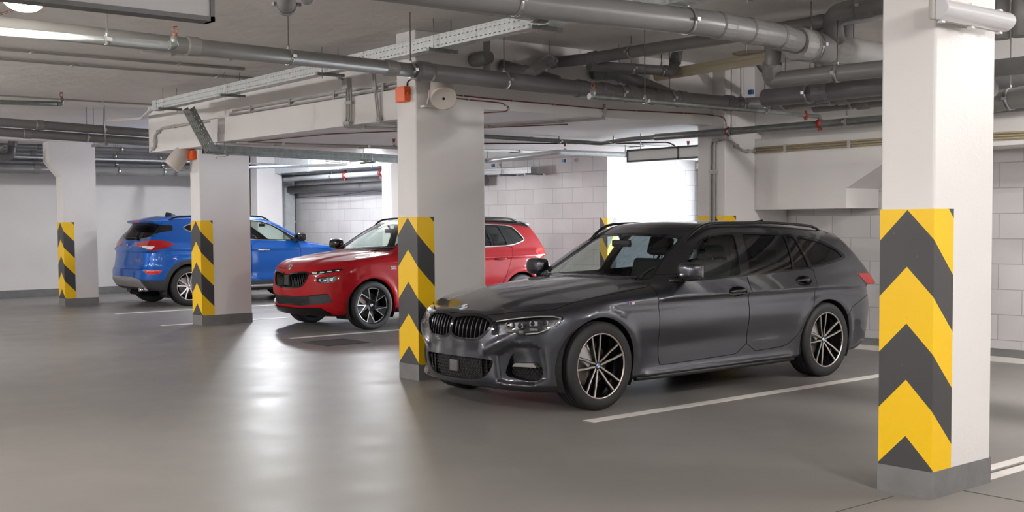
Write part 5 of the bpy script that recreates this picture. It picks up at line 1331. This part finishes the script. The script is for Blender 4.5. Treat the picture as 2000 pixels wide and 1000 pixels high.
    for x in (0, 2.851):
        for s in (-1, 1): build_wheel(root, .336, .250, .235, 'pair', None, x, s*.787, .336, s > 0)
    return root
build_estate()
def sym(p): return p + [(-a, b) for a, b in p[::-1]]
def build_crossover():
    root = empty('crossover_car', (8.52, 14.075, 0), .0163, 'red crossover car parked behind the striped column, black and silver wheels', 'car')
    pm = paint('red_paint', (.36, .003, .008), .0, .5, 1.42, .6)
    sh = CarShape(KAM, (-1.0, -1.04, .04), (3.75, 1.04, 1.62), .024)
    front = lambda c: c[:, 0] < .0
    cfg = dict(ws_z=1.0, ws_poly=sym([(0, 1.035), (.45, 1.035), (.70, 1.035), (.665, 1.12), (.61, 1.27), (.575, 1.36), (.48, 1.415), (0, 1.435)]),
     dlo_z=.98, dlo=[(.50, 1.045), (1.0, 1.052), (2.0, 1.062), (2.50, 1.070), (2.76, 1.128), (2.83, 1.168), (2.69, 1.325), (2.62, 1.378), (2.2, 1.400), (1.6, 1.412), (1.25, 1.400), (1.02, 1.34), (.75, 1.195)],
     dlo_chrome=.014,
     panes=[([(.62, 1.065), (1.40, 1.075), (1.44, 1.385), (1.26, 1.378), (1.06, 1.325), (.80, 1.19)], 'glass'),
            ([(1.53, 1.078), (2.14, 1.085), (2.10, 1.378), (1.54, 1.388)], 'midtint'), ([(2.17, 1.086), (2.44, 1.090), (2.36, 1.360), (2.14, 1.372)], 'midtint'),
            ([(2.56, 1.105), (2.75, 1.142), (2.79, 1.165), (2.67, 1.305), (2.60, 1.345), (2.48, 1.352)], 'midtint')],
     rg_z=1.0, rear_glass=sym([(0, 1.07), (.66, 1.07), (.72, 1.10), (.66, 1.25), (.60, 1.385), (0, 1.41)]), line_z=.9, dash_x=.25, end_x=3.3)
    body_common(root, sh, cfg, pm)
    # black roof
    tl = lambda P: np.interp(P[:, 0], [1.0, 1.25, 1.6, 2.2, 2.62, 2.80, 3.3], [1.398, 1.413, 1.424, 1.413, 1.390, 1.372, 1.30]) - P[:, 2]
    pc = sh.take(lambda P: np.maximum(tl(P), 1.02+.25*np.abs(P[:, 1]) - P[:, 0]), lambda c: c[:, 2] > 1.2); put('roof_panel', pc, CM['gloss'], root, sh)
    # grille
    kid = sym([(0, .748), (.06, .750), (.15, .777), (.32, .792), (.445, .786), (.438, .72), (.388, .62), (.31, .572), (.14, .560), (0, .557)])
    kf = lambda P: sdpoly(P[:, 1], P[:, 2], chaikin(kid, 1)); pc = sh.take(kf, front); inn, ring = sh.take(grow(kf, -.020), None, src=pc)
    g = put('grille', ring, CM['gloss'], root, sh, .006); put('grille_backing', inn, CM['dark'], g, None, np.array([.05, 0, 0]))
    inner = chaikin(kid, 1)
    for sd_, rg_ in ((-1, range(-11, 0)), (1, range(1, 12))):
     m = MB()
     for k in rg_:
        y = k*.034
        zz = np.linspace(.54, .81, 60); ins = zz[sdpoly(np.full(60, y), zz, inner) < -.022]
        if len(ins) < 3 or abs(y) < .05: continue
        a = [(sh.fx(abs(y), z)+.010, z) for z in np.linspace(ins[0], ins[-1], 5)]
        m.prism(a + [(x+.03, z) for x, z in a[::-1]], 1, y-.005, y+.005)
     m.build('grille_bars', CM['gloss'], g)
    MB().box((sh.fx(0, .66)+.004, -.055, .60), (sh.fx(0, .66)+.02, .055, .735)).build('radar_cover', CM['plastic'], g)
    def lamp_piece(nm, poly, details):
        f = fyz(chaikin(poly, 1)); pc = sh.take(f, front)
        for h_ in halves(pc):
            sg = np.sign(h_[0][:, 1].mean()); L_ = put(nm, h_, CM['lens'], root, sh, -.002)
            dd = np.array([.035, -sg*.015, 0])
            putwalls('lamp_housing', h_, lambda P: np.tile(dd, (len(P), 1)), CM['satin'], L_); put('reflector', h_, CM['lampin'], L_, None, dd)
            for y, z, w, h, mt in details:
                x = sh.fx(y, z)+.016; Mr = Matrix.Translation((x, sg*y, z)) @ Matrix.Rotation(sg*R_(-38), 4, 'Z')
                MB().box((-.006, -w/2, -h/2), (.012, w/2, h/2), Mr, bevel=.003).build('lamp_module', CM[mt], L_)
    lamp_piece('running_lamp', [(.45, .783), (.66, .812), (.805, .833), (.80, .797), (.68, .763), (.46, .740)], [(.51, .770, .075, .024, 'clearw'), (.61, .782, .06, .02, 'chrome'), (.69, .793, .06, .018, 'chrome'), (.755, .806, .05, .016, 'chrome')])
    lamp_piece('headlamp', [(.545, .712), (.68, .724), (.79, .738), (.775, .668), (.73, .642), (.585, .642)], [(.60, .68, .03, .03, 'chrome'), (.655, .675, .025, .03, 'silver'), (.725, .69, .05, .045, 'chrome')])
    # lower grille and lip
    low = sym([(0, .464), (.22, .456), (.38, .464), (.71, .505), (.75, .388), (.58, .360), (.29, .333), (0, .342)])
    lf = lambda P: sdpoly(P[:, 1], P[:, 2], low); pc = sh.take(lf, front)
    o = putwalls('lower_intake', pc, lambda P: np.tile(np.array([.03, 0, 0]), (len(P), 1)), CM['satin'], root); put('intake_mesh', pc, CM['plastic'], o, None, np.array([.03, 0, 0]))
    m = MB()
    for r_ in range(7):
        z = .350+r_*.021
        for k in range(-22, 23):
            y = k*.028+(r_ % 2)*.014
            if sdpoly(np.array([y]), np.array([z]), low)[0] > -.012 or abs(y) > .42: continue
            x = sh.fx(abs(y), z)+.018; m.tube([(x, y-.012, z), (x-.004, y, z+.009), (x, y+.012, z), (x-.004, y, z-.009)], .003, 4, closed=True)
    m.build('honeycomb', CM['satin'], o)
    lip = sym([(0, .305), (.29, .297), (.60, .318), (.70, .235), (.6, .15), (0, .15)])
    pc = sh.take(lambda P: sdpoly(P[:, 1], P[:, 2], lip), lambda c, n: (c[:, 0] < -.2)); put('front_lip', pc, CM['gloss'], root, sh, .012)
    # badge
    x = sh.fx(0, .832); n = sh.nrm(np.array([[x, 0, .832]]))[0]
    b, Q = emblem_disc('emblem', (x-.003, 0, .832), n, .045, CM['gloss'], root, ring=CM['chrome'])
    m = MB()
    for a in ((-.012, -.03, .0, .03), (-.003, -.024, .010, .024)): m.box((a[0], a[1], .005), (a[2]-.004, a[3]*.6, .009), Q)
    m.tube([tuple(Q @ Vector((.004, .020, .007))), tuple(Q @ Vector((.022, .004, .007))), tuple(Q @ Vector((.026, -.018, .007)))], .004, 6); m.build('winged_arrow', CM['chrome'], b)
    # tail lamps
    tail = [(2.95, .985), (3.04, 1.026), (3.5, 1.024), (3.5, .80), (3.09, .855), (3.02, .87)]
    pc = sh.take(fxz(tail), lambda c, n: (np.abs(c[:, 1]) > .42) & (c[:, 0] > 2.9))
    for h_ in halves(pc):
        o = put('tail_lamp', h_, CM['redhot'], root, sh, .003)
    side = lambda c, n: (np.abs(c[:, 1]) > .55) & (np.abs(n[:, 1]) > .25) & (c[:, 2] > .2) & (c[:, 2] < 1.10)
    fd = chaikin([(.60, 1.04), (.56, .75), (.60, .36), (.68, .32), (1.2, .325), (1.46, .33), (1.47, .7), (1.47, 1.08), (.62, 1.08)], 1)
    rd = chaikin([(1.478, 1.08), (1.478, .7), (1.47, .33), (2.0, .34), (2.16, .38), (2.27, .52), (2.38, .70), (2.47, .93), (2.55, 1.09)], 1)
    hood = sym([(-.755, 0), (-.75, .15), (-.73, .25), (-.70, .38), (-.60, .55), (-.50, .68), (-.30, .755), (.0, .79), (.35, .79), (.46, .74), (.36, .5), (.25, .25), (.20, 0)])
    cfg['panels'] = [('bonnet', fxy(hood[:13]+[(0.2, -.0)]) if False else (lambda P: sdpoly(P[:, 0], P[:, 1], hood)), lambda c, n: (c[:, 2] > .74) & (n[:, 2] > .2) & (c[:, 0] < .6)), ('door', fxz(fd), side), ('door', fxz(rd), side)]
    finish_body(root, sh, cfg, pm)
    for s in (-1, 1):
        for hx, hz in ((1.30, .865), (2.25, .885)):
            y0 = sh.sy(hx, hz, 1)
            o = ellipsoid('handle_recess', (hx, s*(y0-.004), hz-.004), (.10, .006, .032), CM['gloss'], root)
            m = MB(); m.tube([(hx+.105*t, s*(y0+.026*(1-t**4)), hz+.004) for t in [-1+i/6 for i in range(13)]], .013, 10); m.build('door_handle', pm, o)
        cap = ellipsoid('door_mirror', (.62, s*1.0, 1.12), (.085, .115, .080), CM['gloss'], root, sq=.65)
        m = MB(); m.tube([(.58, s*.80, 1.03), (.60, s*.93, 1.06)], .03, 8); m.build('mirror_arm', CM['gloss'], cap)
        y0 = sh.sy(.36, .815, 1)
        letters('MONTE', (.345, s*(y0+.002), .822), (R_(90), 0, R_(0) if s < 0 else R_(180)), .026, CM['chrome'], root)
        letters('CARLO', (.345, s*(y0+.002), .798), (R_(90), 0, R_(0) if s < 0 else R_(180)), .030, CM['chrome'], root)
        m = MB(); m.tube([(x, s*(sh.sy(x, .25, 1)-.004), .25) for x in np.linspace(.42, 2.22, 9)], .03, 8); m.build('sill_blade', CM['satin'], root)
    rails(root, sh, lambda x: .585-.03*max(0, x-2.4), 1.02, 2.86, .045, CM['gloss'], r=.015)
    V, F_ = [], []
    for i, y in enumerate(np.linspace(-.56, .56, 21)):
        x0 = 2.98-.05*(y/.56)**2; z0 = sh.tz(x0, abs(y)); x1 = 3.18-.10*(y/.56)**4
        V += [(x0, y, z0+.004), (x1, y, z0-.020), (x1-.01, y, z0-.045), (x0+.08, y, z0-.06)]
    for i in range(20):
        for k in range(4): F_.append((4*i+k, 4*i+(k+1) % 4, 4*i+4+(k+1) % 4, 4*i+4+k))
    F_ += [(0, 3, 2, 1), (80, 81, 82, 83)]
    mk('roof_spoiler', V, F_, CM['gloss'], root)
    cabin(root, sh, dict(dash=.40, belt=1.05, w=.68, end=3.0, seat=1.30, mirror=(.90, 1.31)))
    m = MB(); m.tube([(.93, .03, 1.28), (.94, .035, 1.20), (.93, .03, 1.12)], .008, 6); m.build('hanging_charm', CM['plastic'], root)
    m = MB(); m.tube([(sh.surf((0, y, 1.05), 0, -.95, 1.6)-.006, y, 1.05) for y in np.linspace(-.5, .3, 8)], .008, 8); m.build('wiper_blade', CM['satin'], root)
    for x in (0, 2.651):
        for s in (-1, 1): build_wheel(root, .325, .250, .215, 'fan', None, x, s*.772, .325, s > 0)
    return root
def build_suv():
    root = empty('suv_car', (11.38, 20.20, 0), math.pi, 'blue sport utility car parked tail out beside the far white column', 'car')
    pm = paint('blue_metallic', (.005, .095, .42), .3, .35, 1.5, .8)
    sh = CarShape(TUC, (-1.05, -1.06, .04), (3.75, 1.06, 1.72), .025)
    cfg = dict(ws_z=1.08, ws_poly=sym([(0, 1.10), (.45, 1.10), (.72, 1.10), (.69, 1.19), (.64, 1.32), (.60, 1.43), (.5, 1.50), (0, 1.53)]),
     dlo_z=1.0, dlo=[(.42, 1.098), (.9, 1.115), (1.44, 1.137), (2.2, 1.185), (2.56, 1.28), (2.72, 1.36), (2.60, 1.432), (2.3, 1.478), (1.8, 1.508), (1.4, 1.512), (1.16, 1.487), (.96, 1.418), (.72, 1.285)],
     dlo_chrome=.012,
     panes=[([(.62, 1.128), (1.40, 1.158), (1.42, 1.488), (1.2, 1.468), (.99, 1.40), (.78, 1.28)], 'glass'),
            ([(1.54, 1.165), (2.10, 1.20), (2.06, 1.468), (1.54, 1.488)], 'tint'), ([(2.20, 1.215), (2.55, 1.30), (2.67, 1.36), (2.58, 1.412), (2.16, 1.462)], 'tint')],
     rg_z=1.05, rg_n=.04, rg_x=2.86, rear_glass=sym([(0, 1.158), (.46, 1.160), (.60, 1.185), (.715, 1.275), (.71, 1.37), (.66, 1.43), (0, 1.46)]), line_z=.95, dash_x=.2, end_x=3.3, lipmat=CM['plastic'])
    body_common(root, sh, cfg, pm)
    S = lambda P: np.abs(P[:, 1]) + (3.45-P[:, 0])
    szf = lambda poly: (lambda P: sdpoly(S(P), P[:, 2], poly))
    rear = lambda c: (c[:, 0] > 2.7)
    tp = chaikin([(.30, 1.095), (.40, 1.118), (.583, 1.140), (1.028, 1.163), (1.193, 1.142), (1.40, 1.073), (1.24, 1.020), (.933, .968), (.753, 1.020), (.45, 1.050)], 1)
    pc = sh.take(szf(tp), rear); ins_, red = sh.take(szf([(.50, 1.052), (.75, 1.058), (1.00, 1.052), (.92, .995), (.76, 1.02)]), None, src=pc)
    for h_ in halves(red): o = put('tail_lamp', h_, CM['red'], root, sh, .004)
    for h_ in halves(ins_): put('reversing_lens', h_, CM['clearw'], o, sh, .004)
    pc = sh.take(szf([(.70, .640), (1.17, .636), (1.08, .572), (.84, .568)]), rear)
    for h_ in halves(pc): put('rear_fog_lamp', h_, CM['redhot'], root, sh, .003)
    pc = sh.take(lambda P: sdpoly(P[:, 1], P[:, 2], sym([(0, .525), (.41, .520), (.62, .487), (.70, .27), (.32, .34), (0, .34)])), lambda c: c[:, 0] > 3.0)
    put('skid_plate', pc, CM['skid'], root, sh, .006)
    pc = sh.take(fxz([(-.24, .985), (-.42, .995), (-.80, .935), (-.86, .84), (-.62, .86), (-.42, .93)]), lambda c: (np.abs(c[:, 1]) > .42) & (c[:, 0] < -.2))
    for h_ in halves(pc): put('headlamp', h_, CM['clearw'], root, sh, .002)
    # dark cladding: arch rings, sills, lower bumpers
    def clad(P):
        f = P[:, 2] - (.395 + .07*sstep(2.9, 3.15, P[:, 0]) + .05*sstep(-.4, -.6, P[:, 0]))
        for cx in (0, 2.67): f = np.minimum(f, np.hypot(P[:, 0]-cx, P[:, 2]-.345) - .475)
        return f
    pc = sh.take(clad, lambda c: (np.abs(c[:, 1]) > .5) | (c[:, 0] > 3) | (c[:, 0] < -.4)); put('lower_cladding', pc, CM['plastic'], root, sh, .006)
    side = lambda c, n: (np.abs(c[:, 1]) > .55) & (np.abs(n[:, 1]) > .25) & (c[:, 2] > .2) & (c[:, 2] < 1.22)
    fd = chaikin([(.50, 1.10), (.46, .80), (.54, .42), (.62, .41), (1.46, .41), (1.48, .7), (1.47, 1.16), (.52, 1.14)], 1)
    rd = chaikin([(1.478, 1.16), (1.488, .7), (1.47, .41), (2.0, .42), (2.14, .50), (2.24, .66), (2.38, .80), (2.46, .95), (2.48, 1.20)], 1)
    hood = sym([(-.83, 0), (-.80, .3), (-.70, .55), (-.55, .70), (-.30, .77), (.0, .80), (.35, .81), (.42, .76), (.30, .5), (.16, .25), (.10, 0)])
    gate = sym([(0, .655), (.68, .66), (.735, .70), (.76, .85), (.765, 1.05), (.75, 1.22), (0, 1.22)])
    cfg['panels'] = [('bonnet', lambda P: sdpoly(P[:, 0], P[:, 1], hood), lambda c, n: (c[:, 2] > .8) & (n[:, 2] > .2) & (c[:, 0] < .5)), ('door', fxz(fd), side), ('door', fxz(rd), side),
                     ('tailgate', lambda P: sdpoly(P[:, 1], P[:, 2], gate), lambda c, n: (c[:, 0] > 3.0) & (n[:, 0] > .25))]
    finish_body(root, sh, cfg, pm)
    # spoiler with brake light
    V, F_ = [], []
    for i, y in enumerate(np.linspace(-.60, .60, 21)):
        x0 = 2.92-.05*(y/.6)**2; z0 = sh.tz(x0, abs(y)); x1 = 3.27-.10*(y/.6)**4; z1 = 1.505-.02*(y/.6)**2
        V += [(x0, y, z0+.006), (x1, y, z1), (x1-.012, y, z1-.035), (x0+.16, y, z1-.055)]
    for i in range(20):
        for k in range(4): F_.append((4*i+k, 4*i+(k+1) % 4, 4*i+4+(k+1) % 4, 4*i+4+k))
    F_ += [(0, 3, 2, 1), (80, 81, 82, 83)]
    o = mk('roof_spoiler', V, F_, pm, root); MB().box((3.19, -.17, 1.464), (3.262, .17, 1.480)).build('brake_light', CM['red'], o)
    # badge, script, wiper, washer box, pipes
    x = sh.bx(0, 1.055); Qn = Matrix.Translation((x+.008, 0, 1.055)) @ Matrix.Rotation(R_(90), 4, 'Y')
    m = MB(); m.tube([tuple(Qn @ Vector((.036*math.sin(a), .060*math.cos(a), 0))) for a in [i*math.pi/14 for i in range(28)]], .006, 8, closed=True)
    for s in (-1, 1): m.tube([tuple(Qn @ Vector((.030*1, s*.020-.012, 0))), tuple(Qn @ Vector((-.030, s*.026+.012, 0)))], .006, 6)
    m.tube([tuple(Qn @ Vector((.004, -.03, 0))), tuple(Qn @ Vector((-.004, .03, 0)))], .006, 6); m.build('emblem', CM['chrome'], root)
    yt = .50; xt = sh.bx(yt, .80); nn = sh.nrm(np.array([[xt, yt, .80]]))[0]
    letters('TUCSON', (xt+.004, yt, .79), (R_(90), 0, math.atan2(nn[1], nn[0])+R_(90)), .052, CM['silver'], root, ext=.002)
    z = 1.19; m = MB(); m.tube([(sh.bx(y, 1.19)+.02, y, 1.19+.01*math.cos(y*4)) for y in np.linspace(-.28, .30, 10)], .011, 8); m.tube([(sh.bx(0, 1.17)+.01, .26, 1.175), (sh.bx(0, 1.17)+.03, .30, 1.19)], .02, 8); m.build('rear_wiper', CM['satin'], root)
    m = MB()
    for q in (.50, .60): m.tube([(3.30, q, .305), (3.43-.06*(q > .55), q, .30)], .033, 14)
    m.build('tail_pipe', CM['chrome'], root)
    for s in (-1, 1):
        m = MB(); m.box((3.06, s*.88-.012, .20), (3.085, s*.70+.012, .42)) if False else m.prism([(.70*s, .22), (.885*s, .20), (.90*s, .46), (.74*s, .44)], 0, 3.09, 3.10); m.build('mud_flap', CM['satin'], root)
        for hx, hz in ((1.24, .948), (2.25, .985)):
            y0 = sh.sy(hx, hz, 1)
            o = ellipsoid('handle_recess', (hx, s*(y0-.004), hz-.012), (.09, .006, .034), pm, root)
            m = MB(); m.tube([(hx+.125*t, s*(y0+.03*(1-t**4)), hz+.004) for t in [-1+i/6 for i in range(13)]], .014, 10); m.build('door_handle', CM['chrome'], o)
        cap = ellipsoid('door_mirror', (.55, s*1.01, 1.175), (.090, .120, .080), CM['gloss'], root, sq=.65)
        m = MB(); m.tube([(.455, s*.92, 1.165), (.452, s*1.02, 1.162), (.48, s*1.13, 1.160)], .010, 8); m.build('turn_signal_strip', CM['chrome'], cap)
        m = MB(); m.tube([(.50, s*.80, 1.10), (.53, s*.93, 1.13)], .03, 8); m.build('mirror_arm', CM['gloss'], cap)
        m = MB(); m.tube([(x, s*(sh.sy(x, .29, 1)+.004), .30) for x in np.linspace(.46, 2.2, 9)], [.03]*9, 8); m.build('sill_trim', CM['skid'], root)
    rails(root, sh, lambda x: .60-.03*max(0, x-2.4), .95, 2.92, .05, CM['gloss'], r=.015)
    z = sh.tz(2.62, 0); m = mk('antenna_fin', [(2.50, 0, z), (2.60, -.03, z-.01), (2.60, .03, z-.01), (2.70, 0, z+.062), (2.72, -.016, z-.01), (2.72, .016, z-.01), (2.60, 0, z+.05)], [(0, 1, 4, 3, 6), (0, 6, 3, 5, 2), (3, 4, 5), (0, 2, 5, 4, 1)], CM['gloss'], root)
    cabin(root, sh, dict(dash=.25, belt=1.12, w=.70, end=3.0, seat=1.20, mirror=(.80, 1.40)))
    for x in (0, 2.67):
        for s in (-1, 1): build_wheel(root, .345, .242, .225, 'multi', None, x, s*.79, .345, s > 0)
    return root
build_crossover()
build_suv()
t = empty('hanging_lamp', (2.14, 6.86, 2.72), R_(50), 'glowing oval lamp hanging behind the large framed sign at the left', 'lamp')
MB().box((-.17, -.12, 0), (.17, .12, .04), bevel=.012).build('lamp_housing', MT['lampbody'], t)
V_, F__ = [], []
for j in range(9):
    a = math.pi/2*j/8
    for i in range(32): V_.append((.16*math.cos(2*math.pi*i/32)*math.cos(a)**.8, .11*math.sin(2*math.pi*i/32)*math.cos(a)**.8, -.085*math.sin(a)))
for j in range(8):
    for i in range(32): F__.append((j*32+i, j*32+(i+1) % 32, (j+1)*32+(i+1) % 32, (j+1)*32+i))
mk('diffuser_cover', V_, F__, plain('glowing_dome', (.9, .88, .8), .4, emis=(1, .95, .84), estr=40.0), t, smooth=True)
for q in (-.12, .12): MB().tube([(q, 0, .04), (q, 0, ZC-2.72)], .005, 8).build('hanger_rod', MT['clampm'], t)
area_light('lamp_light', (0, 0, -.10), .28, .18, 22, (1, .94, .84), parent=t)
P__ = bpy.data.lights.new('lamp_side_light', 'POINT'); P__.energy = 34; P__.color = (1, .94, .84); P__.shadow_soft_size = .06
o_ = bpy.data.objects.new('lamp_side_light', P__); COL.objects.link(o_); o_.parent = t; o_.location = (0, .0, -.16)
lamp('unlit cream tube lamp on the ceiling above the grey estate car', 8.97, 7.72, 2.99, 84, ln=1.62, lit=False, body='lampcream')
lamp('unlit cream tube lamp under the lower ceiling behind the striped column', 9.6, 13.2, ZL, 84, ln=1.2, lit=False, body='lampcream')
G_ = 'ceiling tube lamps outside the view'
for (x, y, z, a, w, lb) in ((-3.0, 9.0, ZC, 0, 260, 'over the aisle left of the view'), (-2.5, 3.5, ZC, 90, 230, 'over the aisle left of the camera'), (1.2, -1.5, ZC, 90, 200, 'just behind the camera'),
    (4.2, .4, ZC, 0, 105, 'right of the camera'), (-3, 15, ZC, 90, 260, 'far down the aisle on its left side'), (1.0, 14.5, ZC, 90, 230, 'in the aisle beyond the olive sprinkler pipe'),
    (1.2, 20.5, ZC, 0, 230, 'by the far left wall'), (8.2, .6, ZC, 90, 95, 'over the bay past the nearest column'), (9.3, 2.6, ZC, 90, 230, 'near the right wall')):
    lamp('lit tube lamp outside the view, ' + lb, x, y, z, a, watts=w, group=G_, col=(1, .965, .93))
lamp('lit tube lamp under the lower ceiling hidden behind the beam', 10.6, 16.35, ZL, 90, watts=70, col=(.95, .97, 1))
lamp('lit tube lamp in the far bay hidden behind the beam', 10.7, 20.2, ZC, 90, watts=190, col=(.95, .97, 1))
# lamp mounted sideways on the nearest column
t = empty('wall_lamp', (5.265, 3.175, 2.45), 0, 'clear ribbed tube lamp fixed high on the nearest striped column', 'lamp')
MB().box((-.02, -.075, -.05), (.66, -.045, .05), bevel=.008).build('lamp_housing', MT['conduit'], t)
MB().box((.16, -.045, -.03), (.22, .0, .03)).box((.45, -.045, -.03), (.51, .0, .03)).build('mounting_bracket', MT['conduit'], t)
mbb = MB(); P_ = [(-.02-.0*0, 0)]
prof = [(-.075, -.052)] + [(-.075-.075*math.sin(a), -.052*math.cos(a)) for a in [i*math.pi/14 for i in range(1, 14)]] + [(-.075, .052)]
mbb.prism(prof, 0, -.01, .65, bevel=.006); mbb.build('diffuser_cover', MT['diffuser'], t)
for x in (.04, .32, .60):
    MB().box((x, -.085, -.062), (x+.03, -.060, -.046)).build('cover_clip', MT['white'], t); MB().box((x, -.085, .046), (x+.03, -.060, .062)).build('cover_clip', MT['white'], t)
# daylight through the open gate (portal for the sky) and the lamp in the ramp beyond
PL = area_light('sky_portal', (15.5, 11.2, 1.2), 3.6, 2.3, 1, rot=(0, R_(90), 0)); PL.data.cycles.is_portal = True; PL.rotation_euler = (0, R_(90), 0); PL.data.size = 2.3; PL.data.size_y = 3.6
